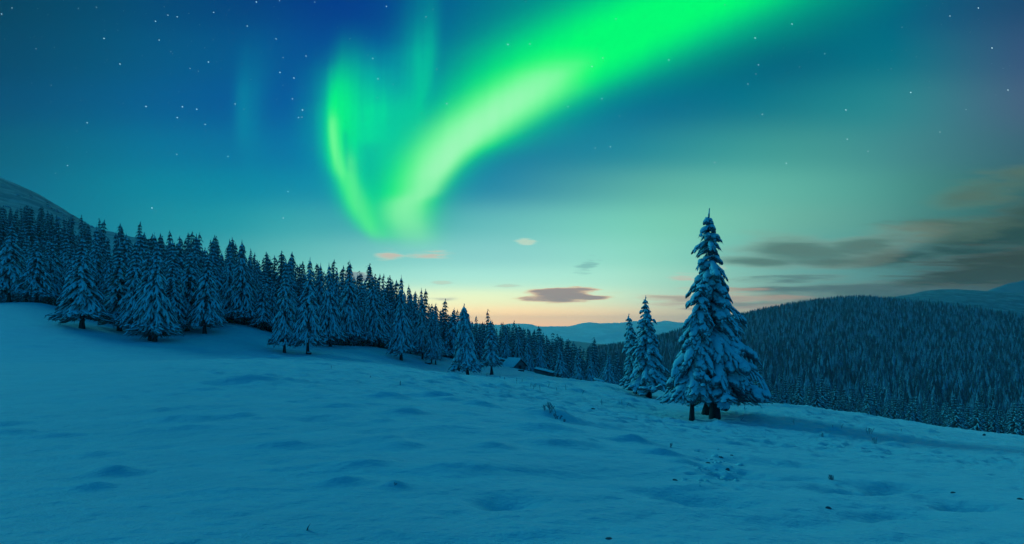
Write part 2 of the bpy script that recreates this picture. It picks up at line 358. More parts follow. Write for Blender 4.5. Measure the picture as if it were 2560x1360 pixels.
def plain(name, c0, c1, sc_=6.0, bump=0.4, dist=0.02, stretch=(1, 1, 1)):
    m, b, p = mat(name); t = b.n('ShaderNodeTexCoord'); v = b.vm('MULTIPLY', t.outputs['Object'], stretch)
    n = b.noise(v, sc_, 5, .65); b.put(p.inputs['Base Color'], b.mix(b.mr(n, .3, .7), c0, c1))
    bp = b.n('ShaderNodeBump'); bp.inputs['Strength'].default_value = bump; bp.inputs['Distance'].default_value = dist
    b.put(bp.inputs['Height'], n); b.put(p.inputs['Normal'], bp.outputs[0]); return m
M_NEEDLE = plain('frosted_needles', (0.05, 0.11, 0.13, 1), (0.3, 0.46, 0.52, 1), 5.0)
M_FROST = plain('frost_needles', (0.06, 0.13, 0.15, 1), (0.42, 0.64, 0.7, 1), 3.0)
M_NEEDLED = plain('dark_needles', (0.03, 0.07, 0.085, 1), (0.16, 0.27, 0.31, 1), 3.0)
M_BARK = plain('bark', (0.012, 0.018, 0.025, 1), (0.05, 0.06, 0.07, 1), 7.0, .8, .03, (1, 1, .25))
M_LOG = plain('weathered_logs', (0.07, 0.09, 0.10, 1), (0.22, 0.25, 0.26, 1), 5.0, .5, .02, (.3, .3, 2))
M_DARK = plain('dark_wood', (0.01, 0.012, 0.015, 1), (0.03, 0.035, 0.04, 1), 5.0)
M_STALK = plain('frosted_stalk', (0.08, 0.13, 0.16, 1), (0.34, 0.46, 0.52, 1), 20.0)
M_STONE = plain('dark_stone', (0.03, 0.06, 0.08, 1), (0.10, 0.15, 0.18, 1), 9.0)
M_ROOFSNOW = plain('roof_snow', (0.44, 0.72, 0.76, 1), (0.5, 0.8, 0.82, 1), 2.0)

# ------------------------------------------------------------------ terrain
# control points: photo column, photo row, distance ahead in metres, metres to lower (tree height when the row is a tree top)
cp = [
 # near meadow
 (0,1360,4.35,0),(640,1360,4.4,0),(1280,1360,4.5,0),(1920,1360,4.6,0),(2560,1360,4.75,0),
 (0,1130,8.2,0),(1280,1150,7.6,0),(2560,1230,7.8,0),
 (0,960,21,0),(640,1000,14,0),(1280,1020,15,0),(1900,1120,13,0),
 (0,908,36,0),(350,905,36,0),(700,903,40,0),(1790,1050,38,0),(1720,1054,37,0),(1900,1045,40,0),(1620,996,55,0),(1560,980,56,0),(1280,960,45,0),(1169,945,72,0),(1229,937,78,0),
 (950,915,60,0),(2200,1120,28,0),(2200,1062,46,0),(2560,1102,44,0),(2560,1150,24,0),(1400,948,72,0),(1500,963,64,0),
 (2000,1023,47,0),
 # behind the left crest and up to the trees
 (0,918,46,0),(350,914,50,0),(0,800,74,0),(0,757,92,0),(100,757,92,0),(205,821,74,0),(380,853,71,0),(298,828,78,0),(512,834,80,0),(607,812,90,0),(711,882,75,0),(769,886,74,0),(826,867,84,0),(935,867,92,0),
 (1003,901,85,0),(1056,899,92,0),(1084,911,90,0),(1240,912,118,0),(1290,920,116,0),(1350,936,108,0),(1420,949,104,0),
 # forest slope on the left (tree tops, lowered by the trees)
 (0,512,150,12),(100,520,150,12),(200,540,150,12),(400,578,145,12),(560,600,140,12),(700,640,138,12),(860,672,130,12),(1000,705,128,12),(1100,768,132,12),(1150,792,142,12),(1240,812,165,12),
 (0,640,120,12),(300,640,112,12),(600,660,112,12),(860,740,108,11),
 # bald hill far left
 (0,446,500,0),(120,500,480,0),(260,590,450,0),(-200,400,500,0),(0,500,350,0),(350,660,450,0),(500,700,450,0),(700,760,450,0),(1000,830,450,0),(0,520,700,0),
 (400,720,900,0),(0,600,1300,0),(900,850,1000,0),
 # valley
 (1300,922,150,2),(1400,946,146,1),(1500,968,140,1),(1600,985,150,4),(1400,905,240,4),(1550,985,240,12),(1300,850,300,6),
 (1420,880,500,10),(1420,870,1000,10),(1540,905,500,12),(1200,860,600,6),
 # far side wood on the right
 (1700,1010,175,2),(1800,1015,170,1),(2000,1034,165,1),(2100,1052,170,1),(2300,1085,175,1),(2560,1112,180,1),
 (1560,866,820,12),(1650,838,850,12),(1700,820,860,12),(1800,793,900,12),(1860,775,940,12),(2080,737,1000,12),(2250,740,1020,12),(2400,737,1080,12),(2560,743,1100,12),
 (1650,905,420,12),(1800,940,330,12),(1800,865,570,12),(2100,955,330,12),(2100,875,540,12),(2100,800,760,12),(2350,970,340,12),(2350,890,540,12),(2350,805,800,12),
 (2560,1000,330,12),(2560,910,540,12),(2560,820,800,12),(2900,1000,330,12),(2900,800,900,12),
 (1700,850,1300,0),(2000,800,1350,0),
 (2250,742,1500,2),(2340,726,1600,0),(2450,734,1600,0),(2560,742,1650,0),(2340,800,2100,0),
]
cp = np.array(cp, float)
Sx = (cp[:, 0] - 1280) / F; Yc = cp[:, 2]; Zc = (HY - cp[:, 1]) / F * Yc - cp[:, 3]
Gc = (Zc + 1.7) / Yc; Lc = np.log(Yc) * 0.62
def _phi(d2): return 0.5 * d2 * np.log(d2 + 1e-12)
A_ = np.stack([Sx, Lc], 1); n0 = len(A_)
Kq = _phi(((A_[:, None] - A_[None]) ** 2).sum(-1)) + np.eye(n0) * 1e-4
Pm = np.concatenate([np.ones((n0, 1)), A_], 1)
big = np.block([[Kq, Pm], [Pm.T, np.zeros((3, 3))]])
wts = np.linalg.solve(big, np.concatenate([Gc, np.zeros(3)]))
def macro(x, y):
    x = np.asarray(x, float); y = np.asarray(y, float); sh = x.shape; x = x.ravel(); y = y.ravel()
    r = np.hypot(x, y); ye = np.maximum(y, 0.5 * r + 0.5); ye = np.maximum(ye, 3.0)
    s_ = np.clip(x / ye, -1.15, 1.25); l_ = np.log(np.clip(ye, 3.2, 1900)) * 0.62
    out = np.empty_like(x)
    for a in range(0, len(x), 60000):
        q = np.stack([s_[a:a + 60000], l_[a:a + 60000]], 1)
        d2 = ((q[:, None] - A_[None]) ** 2).sum(-1)
        out[a:a + 60000] = _phi(d2) @ wts[:n0] + wts[n0] + q @ wts[n0 + 1:]
    z = -1.7 + out * np.minimum(ye, 1900)
    far = np.clip((ye - 1900) / 900, 0, 1); far = far * far * (3 - 2 * far)
    z = z * (1 - far) + far * -125.0
    nb = np.clip((3.0 - r) / 3.0, 0, 1); z = z * (1 - nb) + nb * -1.72
    return z.reshape(sh)
def relief(x, y):
    r = np.hypot(x, y)
    near = np.clip(1 - (r - 70) / 60, 0, 1); grow = np.clip(r / 14, 0.35, 1)
    u = x * 0.94 + y * 0.34; v = -x * 0.34 + y * 0.94          # wind-blown drifts run across
    z = 0.07 * fbm(u / 6.5, v / 2.4, 3) * grow
    rough = np.clip((r - 9) / 14, 0, 1) * np.clip((u + 14) / 22, 0.15, 1)
    z = z + 0.24 * rough * np.abs(fbm(u / 1.2 + 3, v / .8, 4, .6)) + 0.03 * fbm(u / .7, v / .3, 2)
    z = z + 0.016 * np.clip(1 - (r - 18) / 12, 0, 1) * fbm(u / .32, v / .14, 3, .6)
    z = z * near
    far = np.clip((r - 150) / 300, 0, 1)
    return z + far * (2.5 * fbm(x / 60, y / 60, 4) + 0.9 * far * fbm(x / 14, y / 14, 2))
# hollows and little mounds read off the photograph: column, row, width m, height m (negative = hollow), stretch
mounds = [(1010,1030,.55,.22,1.6),(955,1097,.5,.16,1.8),(1000,1108,.5,.16,1.6),(1234,1112,.5,.16,1.3),(690,1110,.55,.14,2.2),(1150,1165,.7,.13,2.4),(905,1160,.5,.12,2),
 (985,1212,.13,.09,1.6),(865,1200,.3,.13,1.8),(1270,1255,.30,-.12,1.3),(275,1175,.35,.13,1.4),(240,1213,.25,.08,1.8),(250,1130,.35,.10,2),(140,1087,.35,.12,2.6),
 (20,1080,.5,.12,2),(470,1020,.8,.12,2.4),(480,1045,.8,.14,2.6),(470,1068,.7,.12,2.4),(630,955,1.4,.35,2.4),(670,950,.8,.3,1.4),(850,1015,.6,.14,2),(1390,1075,.7,.14,2),
 (1340,1027,.6,.25,1.3),(1380,1040,.8,.32,1.5),(1490,1025,.8,.25,2),(1420,1105,.6,.1,2.2),(1130,1000,.7,.2,2),(1200,1010,.6,.2,1.6),(1080,990,.7,.25,2),(960,990,.7,.2,2.2),
 (2270,1215,.38,-.2,2.2),(2150,1222,.25,-.13,2.4),(2440,1255,.35,-.16,2.0),(2270,1275,.4,-.1,2.4),(1865,1185,.33,-.14,1.8),(1950,1155,.5,-.12,2.6),(1800,1248,.35,-.1,2),(1690,1235,.2,-.06,2),
 (1740,1180,.12,-.08,1.2),(1785,1160,.25,.09,1.6),(1810,1180,.2,.07,1.5),(1765,1190,.18,.06,1.5),(1830,1165,.22,.1,1.4),(1700,1150,.25,.08,1.8),(1660,1132,.35,.12,1.6),(1580,1100,.4,.14,2),
 (2085,1200,.15,.09,1.2),(2190,1105,.35,.22,1.4),(2060,1088,.3,.2,1.4),(1605,1075,.7,-.12,3),(1900,1110,1.2,-.10,3),(2010,1095,.8,-.08,3),(60,1220,.5,.06,2),(580,1222,.35,.07,2),
 (1480,1180,.6,-.06,2.5),(2000,1300,.5,-.07,2.4),(1300,1330,.4,.04,2)]
rr = np.random.default_rng(11)
M_ = []
def hit(px, py):
    """the point of the meadow seen in that direction"""
    t = np.geomspace(3.5, 160, 900); z = macro(sx(px) * t, t); below = z > ty(py) * t
    i = int(np.argmax(below)) if below.any() else len(t) - 1
    return sx(px) * t[i], t[i]
for px, py, w, h, st in mounds:
    x, y = hit(px, py + 4); M_.append((x, y, w * .5, h * .62, st) if h > 0 else (x, y, w * .75, h * 1.35, st))
for k in range(1900):
    y = 9 + 62 * rr.random() ** 1.0; s0 = rr.uniform(-.55, .75) if rr.random() < .85 else rr.uniform(-.95, .95)
    w = (.10 + .34 * rr.random() ** 2) * (0.35 + y / 38); M_.append((s0 * y, y, w, w * rr.uniform(.08, .34) * (1 if rr.random() < .7 else -.8), rr.uniform(1.2, 2.6)))
for k in range(46):      # trampled dents
    x, y = hit(rr.normal(1790, 42), rr.normal(1172, 22)); M_.append((x, y, rr.uniform(.05, .13), rr.uniform(-.07, .04), rr.uniform(1, 1.6)))
for k in range(22):
    x, y = hit(rr.normal(2200, 110), rr.normal(1225, 20)); M_.append((x, y, rr.uniform(.06, .2), rr.uniform(-.07, .03), rr.uniform(1.2, 2.2)))
def add_mounds(x, y, z):
    z = z.copy(); sel = np.where((y > 3) & (y < 85) & (np.abs(x) < 85))[0]; xs, ys = x[sel], y[sel]
    order = np.argsort(ys); sel = sel[order]; xs = xs[order]; ys = ys[order]
    for mx, my, w, h, st in M_:
        R = w * 3.2; a, b = np.searchsorted(ys, (my - R, my + R)); X = xs[a:b] - mx; Y = ys[a:b] - my
        k = np.where(np.abs(X) < R * st)[0]; X = X[k]; Y = Y[k]
        u = (X * 0.97 + Y * .2) / (w * st); v = (Y * 0.97 - X * .2) / w
        v = np.where(v < 0, v * 1.7, v * .8)                      # steep side to the viewer, tail behind
        z[sel[a:b][k]] += h * np.exp(-(u * u + v * v) * 1.1)
    return z
def ground_z(x, y):
    x = np.atleast_1d(np.asarray(x, float)); y = np.atleast_1d(np.asarray(y, float))
    return macro(x, y) + relief(x, y)
def gz(x, y): return float(ground_z(x, y)[0])

na = 820
ang = np.concatenate([np.linspace(-math.pi, -math.radians(50), 60)[:-1], np.linspace(-math.radians(50), math.radians(50), na), np.linspace(math.radians(50), math.pi, 60)[1:-1]])
rad = np.concatenate([[0.6, 1.2, 2.0], np.geomspace(2.8, 130, 560), np.geomspace(133, 2600, 260)[1:], np.geomspace(2800, 10700, 14)])
RR, AA = np.meshgrid(rad, ang, indexing='ij'); X = RR * np.sin(AA); Y = RR * np.cos(AA)
Z = macro(X, Y) + relief(X, Y)
Z = add_mounds(X.ravel(), Y.ravel(), Z.ravel())
Vg = np.stack([X.ravel(), Y.ravel(), Z], 1); b0 = len(ang)
fg = grid_faces(len(rad), b0, True)[:, ::-1]
cidx = len(Vg); Vg = np.concatenate([Vg, [[0, 0, -1.72]]])
tri = np.stack([np.full(b0, cidx), np.arange(b0), (np.arange(b0) + 1) % b0], 1)[:, ::-1]
g = link('snowy_ground', newmesh('snowy_ground', Vg, [tri, fg], M_SNOW)); g['kind'] = 'structure'
print('ground', len(Vg))

# far ranges
M_RANGE, b_, p_ = mat('far_snowy_range')
gg = b_.n('ShaderNodeNewGeometry'); nn = b_.noise(b_.vm('MULTIPLY', gg.outputs['Position'], (1 / 160., 1 / 300., 1 / 60.)), 1.0, 5, .6)
b_.put(p_.inputs['Base Color'], b_.mix(b_.mr(nn, .45, .62), (0.6, 0.74, 0.78, 1), (0.78, 0.9, 0.93, 1)))
M_RANGE2 = M_RANGE.copy(); M_RANGE2.name = 'wooded_range'
for n_ in M_RANGE2.node_tree.nodes:
    if n_.type == 'MIX': n_.inputs[6].default_value = (0.12, 0.22, 0.26, 1); n_.inputs[7].default_value = (0.2, 0.32, 0.36, 1)
def ridge(name, pts, Yd, depth, zb, amp, seed, mt_=None):
    pts = np.array(pts, float); ps = np.arange(pts[0, 0], pts[-1, 0], 3.0); py = np.interp(ps, pts[:, 0], pts[:, 1])
    k = np.hanning(9); k /= k.sum(); py = np.convolve(np.pad(py, 4, 'edge'), k, 'valid')
    xs = (ps - 1280) / F * Yd; zc = (HY - py) / F * Yd; q = np.linspace(-1, 1, 41)
    prof = (1 - np.abs(q) ** 1.3)
    Xr = np.repeat(xs[None], 41, 0) + 0; Yr = Yd + q[:, None] * depth + 0 * Xr
    Zr = zb + (zc[None] - zb) * prof[:, None]
    Zr = Zr + amp * fbm(Xr / (amp * 9) + seed, Yr / (amp * 9), 4) * (0.3 + np.abs(q[:, None]) ** .5 * (1 - np.abs(q[:, None])) * 3)
    o = link(name, newmesh(name, np.stack([Xr, Yr, Zr], -1).reshape(-1, 3), grid_faces(41, len(ps)), mt_ or M_RANGE)); o['kind'] = 'structure'
ridge('mountains', [(300,800),(900,806),(1200,811),(1253,812),(1286,808),(1330,811),(1345,816),(1392,815),(1427,815),(1456,808),(1477,805),(1492,808),(1515,807),(1550,809),(1565,805),(1586,803),(1639,806),(1668,801),(1690,806),(1760,808),(2000,800),(2600,790),(3200,800)], 8200, 2600, -170, 26, 1)
ridge('mountains', [(700,850),(1000,852),(1290,848),(1389,850),(1440,840),(1503,831),(1560,829),(1640,824),(1720,822),(1900,815),(2500,810)], 4600, 1400, -160, 24, 7)
ridge('mountains', [(1100,880),(1350,866),(1433,856),(1500,862),(1560,868),(1620,852),(1680,846),(1800,846),(2300,840)], 2900, 700, -150, 16, 13, M_RANGE2)
ridge('mountains', [(2200,790),(2380,760),(2470,729),(2520,708),(2570,698),(2700,690),(2900,720),(3300,760)], 2250, 420, -60, 10, 19, M_RANGE2)

# ------------------------------------------------------------------ spruces
def spruce(seed, H, R0, h0, layers, per, nf, K, sides, thick, droop=.45, lean=(0, 0), skew=(0, 0), pw=.85, fringe=4, fl=.28, fw=.045, lump=0.0, waist=None, trunk_r=None, tip=True, e_top=.9, blobs=0, clear=.9, ragged=0.0, spine=1.0, fing=1.0, bl=(.7, 1.5)):
    """a snow-laden spruce: returns (crown arrays, trunk arrays). Boughs are drooping fans of snowy fingers."""
    rng = np.random.default_rng(seed)
    def axis(z):
        q = np.clip(z / H, 0, 1); return np.stack([lean[0] * q ** 1.4, lean[1] * q ** 1.4, z], -1)
    acc = Acc()
    sp_P, sp_R, fi_P, fi_R = [], [], [], []
    ts = np.linspace(0, 1, K)
    def lift(P):
        w = P[:, 2]; c = clear * rng.uniform(.6, 1.35); P[:, 2] = np.where(w < c * 1.6, c * 1.6 - (c * 1.6 - w) / (1 + np.maximum(c * 1.6 - w, 0) / (c * .9)), w); return P
    for li in range(layers):
        g = (li + .3) / layers; g = g ** 1.04
        z = h0 + (H * .985 - h0) * g
        prof = (1 - g) ** pw
        if waist: prof *= np.interp(g, waist[0], waist[1])
        rl = R0 * prof * rng.uniform(.84, 1.12) + .10 * R0 * (1 - g) ** .2 * .5
        n = max(3, int(round(per * (0.55 + .45 * (1 - g)))))
        a0 = rng.uniform(0, 6.28)
        for k in range(n):
            if rng.random() < .06: continue
            az = a0 + k / n * 6.283 + rng.normal(0, .16)
            L = rl * (rng.uniform(.72, 1.16) + (ragged * rng.uniform(.3, 1) if rng.random() < .22 else -ragged * .25)) * (1 + skew[1] * max(0, math.cos(az - skew[0])) ** 2)
            e = -.18 + e_top * g ** 1.6 + rng.normal(0, .08)
            d = droop * rng.uniform(.8, 1.25)
            zb = z + rng.normal(0, .06) * H / 24
            base = axis(np.array([zb]))[0]
            hd = np.array([math.cos(az), math.sin(az)])
            bend = rng.normal(0, .10)
            hx = hd[0] * ts - hd[1] * bend * ts ** 2; hy = hd[1] * ts + hd[0] * bend * ts ** 2
            dz_ = L * (ts * math.tan(e) - d * ts ** 1.7 + .10 * ts ** 5)
            P = np.stack([base[0] + hx * L, base[1] + hy * L, zb + dz_], 1)
            th = thick * (0.55 + .45 * (1 - g)) * rng.uniform(.8, 1.25)
            Rr = spine * th * np.interp(ts, [0, .25, .8, 1], [.6, .95, .9, .3])
            P = lift(P); sp_P.append(P); sp_R.append(Rr)
            nn = max(2, int(round(nf * (0.45 + .55 * (1 - g)))))
            for q in range(nn):
                t0 = .22 + .76 * (q + rng.random() * .7) / nn; side = 1 if q % 2 else -1
                t0 = min(t0, .97)
                o = np.array([np.interp(t0, ts, P[:, c]) for c in range(3)])
                fa = az + side * rng.uniform(.55, 1.0) * (1 - .35 * t0)
                fL = L * rng.uniform(.24, .40) * (1.12 - .62 * t0) + .08
                slope = math.tan(e) * .6 - d * 1.3 * t0
                dr = rng.uniform(.5, 1.0) * droop
                f = np.stack([o[0] + np.cos(fa) * fL * ts, o[1] + np.sin(fa) * fL * ts, o[2] + fL * (slope * ts - dr * ts ** 1.6)], 1)
                ft = fing * th * rng.uniform(.45, 1.05)
                f = lift(f); fi_P.append(f); fi_R.append(ft * np.interp(ts, [0, .4, .8, 1], [.6, .95, .9, .25]))
    if tip:
        tk = np.linspace(0, 1, K)
        for a, l in ((0, .055), (2.1, .03), (4.3, .025)):
            b = axis(np.array([H * (.965 if a == 0 else .95)]))[0]
            e_ = np.array([math.cos(a) * (0.1 if a == 0 else .55), math.sin(a) * (0.1 if a == 0 else .55), 1]) * H * l
            sp_P.append(b + tk[:, None] * e_); sp_R.append(np.full(K, thick * .28) * (1.1 - .6 * tk))
    SP, SR, FP, FR = map(np.array, (sp_P, sp_R, fi_P, fi_R))
    v, f = tubes(SP, SR, sides, rng, .10 + lump, 1.15, .85); acc.add(v, f, 0)
    v, f = tubes(FP, FR, sides, rng, .12 + lump, 1.25, .75); acc.add(v, f, 0)
    if blobs:       # pillows of snow that have built up on the boughs
        A = np.concatenate([SP, FP]); AR = np.concatenate([SR, FR]); idx = rng.integers(0, len(A), blobs); kk = rng.integers(K // 3, K, blobs)
        cc = A[idx, kk - 1]; rr_ = thick * rng.uniform(bl[0], bl[1], blobs) * (0.45 + .55 * (1 - np.clip(cc[:, 2] / H, 0, 1)))
        dirv = A[idx, -1] - A[idx, 0]; dirv[:, 2] -= .15; dirv /= np.linalg.norm(dirv, axis=1, keepdims=True)
        tt = np.linspace(-1, 1, 7); Pb = cc[:, None] + dirv[:, None] * tt[None, :, None] * rr_[:, None, None] * 1.5 + np.array([0, 0, .3]) * rr_[:, None, None]
        Rb = rr_[:, None] * np.sqrt(np.maximum(1 - tt ** 2, .02))[None]
        v, f = tubes(Pb, Rb, 9, rng, .12, 1.15, .8); acc.add(v, f, 0)
    if fringe:      # frosted needle sprays hanging beneath the fingers
        A = np.concatenate([SP, FP]); N = len(A); t = rng.random((N, fringe)) * .9 + .08
        ii = t * (K - 1); i0 = np.floor(ii).astype(int).clip(0, K - 2); fr = (ii - i0)[..., None]
        ar = np.arange(N)[:, None]; o = A[ar, i0] * (1 - fr) + A[ar, i0 + 1] * fr
        dr = A[:, -1] - A[:, 0]; dr[:, 2] = 0; dr /= np.linalg.norm(dr, axis=1, keepdims=True) + 1e-6
        sidev = np.stack([-dr[:, 1], dr[:, 0], dr[:, 2] * 0], 1)
        s1 = rng.normal(0, 1, (N, fringe, 1))
        ld = dr[:, None] * rng.uniform(.0, .8, (N, fringe, 1)) + sidev[:, None] * s1 * .55 + np.array([0, 0, -1.0]) * rng.uniform(-.1 if fringe > 8 else .6, 1.2, (N, fringe, 1))
        ll = fl * rng.uniform(.5, 1.3, (N, fringe, 1)); tipp = o + ld * ll
        wv = (dr[:, None] * .7 + sidev[:, None] * rng.choice([-.7, .7], (N, fringe, 1))) * fw
        o = o + np.array([0, 0, -.02]); V_ = np.stack([o - wv, o + wv, tipp], 2).reshape(-1, 3)
        acc.add(V_, np.arange(len(V_)).reshape(-1, 3), 1)
    # dense dark inner mass of twigs so the tree is not see-through
    nm = int(layers * per * 2.2); zz = h0 + (H * .93 - h0) * rng.random(nm) ** 1.25; g = (zz - h0) / (H - h0)
    pr = (1 - g) ** pw
    if waist: pr = pr * np.interp(g, waist[0], waist[1])
    rr_ = R0 * pr * .62; az = rng.uniform(0, 6.283, nm); b = axis(zz); o = b
    tip_ = b + np.stack([np.cos(az) * rr_, np.sin(az) * rr_, -droop * rr_ * .9 + 0 * az], 1)
    wv = np.stack([-np.sin(az), np.cos(az), 0 * az], 1) * (rr_ * .22)[:, None]; dn = np.array([0, 0, -1]) * (rr_ * .30)[:, None]
    V_ = np.stack([o + dn * .5, (o + tip_) / 2 - wv, tip_, (o + tip_) / 2 + wv], 1).reshape(-1, 3)
    acc.add(V_, np.arange(len(V_)).reshape(-1, 4), 1)
    # trunk
    tr = trunk_r or H * .0165; tz = np.linspace(-.03, .96, 14) * H; ax = axis(np.maximum(tz, 0)); ax[:, 2] = tz
    Rt = tr * (1.02 - .93 * np.linspace(0, 1, 14) ** .9); Rt[:2] *= 1.5; Rt[0] *= 1.2
    ta = Acc(); rg = np.random.default_rng(seed + 99); a = np.arange(9) / 9 * 6.283
    V_ = ax[:, None] + (Rt[:, None] * (1 + .10 * rg.standard_normal((14, 9))))[..., None] * np.stack([np.cos(a), np.sin(a), 0 * a], 1)[None]
    ta.add(V_.reshape(-1, 3), grid_faces(14, 9, True), 0)
    for k in range(5):     # dead stubs on the bare trunk
        z = rg.uniform(.25, 1.0) * h0 + .2; az = rg.uniform(0, 6.28); b = axis(np.array([z]))[0]; l = rg.uniform(.2, .5)
        P = b + np.linspace(0, 1, 3)[:, None] * np.array([math.cos(az) * l, math.sin(az) * l, -.2 * l]); v, f = tubes(P[None], np.array([[.03, .02, .008]]), 4, rg); ta.add(v, f, 0)
    return acc, ta
def place_tree(name, cm, tm, loc, label, cat='spruce tree', group=None, rz=0.0, sc_=1.0):
    e = empty(name, loc, label, cat, group, rz, sc_)
    link('crown', cm, e); link('trunk', tm, e)
    return e

if True:   # ---- the trees that stand out by themselves
    def hero(px, Yd, ytop, label, **kw):
        x = sx(px) * Yd; z = gz(x, Yd) - .05; H = ty(ytop) * Yd - z
        cr, tr = spruce(H=H, **kw)
        mats = [M_CROWNH, M_FROST]
        print(label[:30], 'H', round(H, 2), 'base row', round(HY - z / Yd * F))
        return place_tree('spruce', cr.mesh('crown', mats), tr.mesh('trunk', M_BARK), (x, Yd, z), label)
    mpp = 38.0 / F    # metres per photo pixel there
    hero(1786, 38.0, 531, 'tallest snow-laden spruce standing alone on the meadow with a narrow bent top', seed=3, R0=92 * mpp, h0=2.3, layers=25, per=8, nf=13, K=6, sides=8,
         thick=.25, droop=.75, lean=(-.42, 0), pw=.78, waist=([0, .3, .55, .75, .92, 1], [1.0, .95, .86, .95, 1.25, 1.4]), fringe=13, fl=.19, fw=.024, lump=.04, trunk_r=.24, blobs=420, e_top=.35, clear=1.55, ragged=.5, spine=1.25, fing=.66, bl=(.6, 1.7))
    hero(1729, 36.8, 698, 'leaning slim snow-caked spruce on the near side of the tallest spruce', seed=8, R0=52 * mpp, h0=2.3, layers=17, per=7, nf=12, K=6, sides=8,
         thick=.22, droop=.9, lean=(.72, .1), pw=.55, skew=(math.pi, .3), fringe=14, fl=.18, fw=.022, lump=.04, trunk_r=.14, blobs=240, e_top=.3, clear=1.6, ragged=.3, spine=1.35, fing=.62, bl=(.6, 1.7))
    hero(1765, 41.0, 768, 'broad snowy spruce behind the tallest spruce with boughs sweeping down to one side', seed=14, R0=84 * mpp, h0=1.9, tip=False, waist=([0, .4, .75, 1], [1.05, .9, .68, .5]), layers=20, per=9, nf=13, K=7, sides=8,
         thick=.165, droop=.8, lean=(2.3, 0), pw=.6, skew=(-.1, .42), fringe=13, fl=.20, fw=.024, lump=.04, trunk_r=.2, blobs=260, e_top=.3, clear=1.2, ragged=.25, spine=1.35, fing=.62, bl=(.6, 1.7))
    mpp = 55.0 / F
    hero(1622, 55.0, 743, 'conical snow-laden spruce, taller of the close pair beyond the meadow edge', seed=21, R0=52 * mpp, h0=1.5, layers=21, per=8, nf=7, K=5, sides=7,
         thick=.21, droop=.65, lean=(-.35, 0), pw=.8, fringe=9, fl=.2, fw=.03, lump=.04, trunk_r=.2, blobs=170, clear=.8, ragged=.2, e_top=.4)
    hero(1588, 57.0, 787, 'thin crooked spruce hidden half behind the taller of the close pair', seed=25, R0=32 * mpp, h0=1.3, layers=17, per=7, nf=6, K=5, sides=7,
         thick=.19, droop=.75, lean=(-.7, 0), pw=.6, fringe=9, fl=.2, fw=.03, lump=.05, trunk_r=.13, blobs=80, clear=.7, ragged=.3, e_top=.3)
    hero(1169, 72.0, 762, 'drooping shaggy spruce with a hooked double top alone on open snow', seed=31, R0=33 * 72 / F, h0=2.6, layers=20, per=8, nf=8, K=6, sides=6,
         thick=.20, droop=1.35, lean=(-.5, 0), pw=.5, fringe=5, fl=.4, fw=.06, lump=.03, trunk_r=.17, blobs=60, e_top=.1, clear=1.3, ragged=.2)
    hero(1229, 78.0, 801, 'small snow-laden spruce between the hooked spruce and the log hut', seed=36, R0=22 * 78 / F, h0=2.0, layers=16, per=7, nf=6, K=5, sides=6,
         thick=.19, droop=.8, lean=(-.15, 0), pw=.55, fringe=4, fl=.35, fw=.06, lump=.03, trunk_r=.15, clear=1.2, ragged=.2)

# prototypes for the forest, all 12 m tall
PR = []
for i in range(7):
    rg = np.random.default_rng(50 + i)
    cr, tr = spruce(seed=60 + i, H=12.0, R0=rg.uniform(2.4, 3.0), h0=rg.uniform(1.8, 2.6), layers=21, per=7, nf=6, K=5, sides=5, thick=.20, droop=rg.uniform(.65, .95),
                    lean=(rg.normal(0, .25), rg.normal(0, .25)), pw=rg.uniform(.7, .9), fringe=3, fl=.42, fw=.06, lump=.03, trunk_r=.19, clear=1.35, ragged=.15, e_top=.5, waist=([0, .6, .8, 1], [1, 1, .8, 1.1]))
    PR.append((cr.mesh('crown', [M_CROWN, M_NEEDLED]), tr.mesh('trunk', M_BARK)))
LT = []
for i in range(5):
    rg = np.random.default_rng(80 + i)
    cr, tr = spruce(seed=90 + i, H=12.0, R0=rg.uniform(2.0, 2.6), h0=.8, layers=18, per=5, nf=3, K=3, sides=4, thick=.20, droop=.7, pw=rg.uniform(.75, .95), fringe=2, fl=.6, fw=.12, waist=([0, .6, .8, 1], [1, 1, .75, 1.2]))
    a = cr.data(); b = tr.data(); LT.append((a, b, cr.mesh('crown', [M_CROWNF, M_NEEDLED]), tr.mesh('trunk', M_BARK)))
XL = []
for i in range(5):
    rg = np.random.default_rng(180 + i)
    cr, tr = spruce(seed=190 + i, H=12.0, R0=rg.uniform(1.8, 2.3), h0=.3, layers=13, per=4, nf=2, K=3, sides=3, thick=.26, droop=.8, pw=.8, fringe=1, fl=.7, fw=.2, tip=False)
    XL.append(cr.data())
print('protos', [len(p[0].polygons) for p in PR], [len(p[2].polygons) for p in LT], [sum(len(f) for f in x[1]) for x in XL])

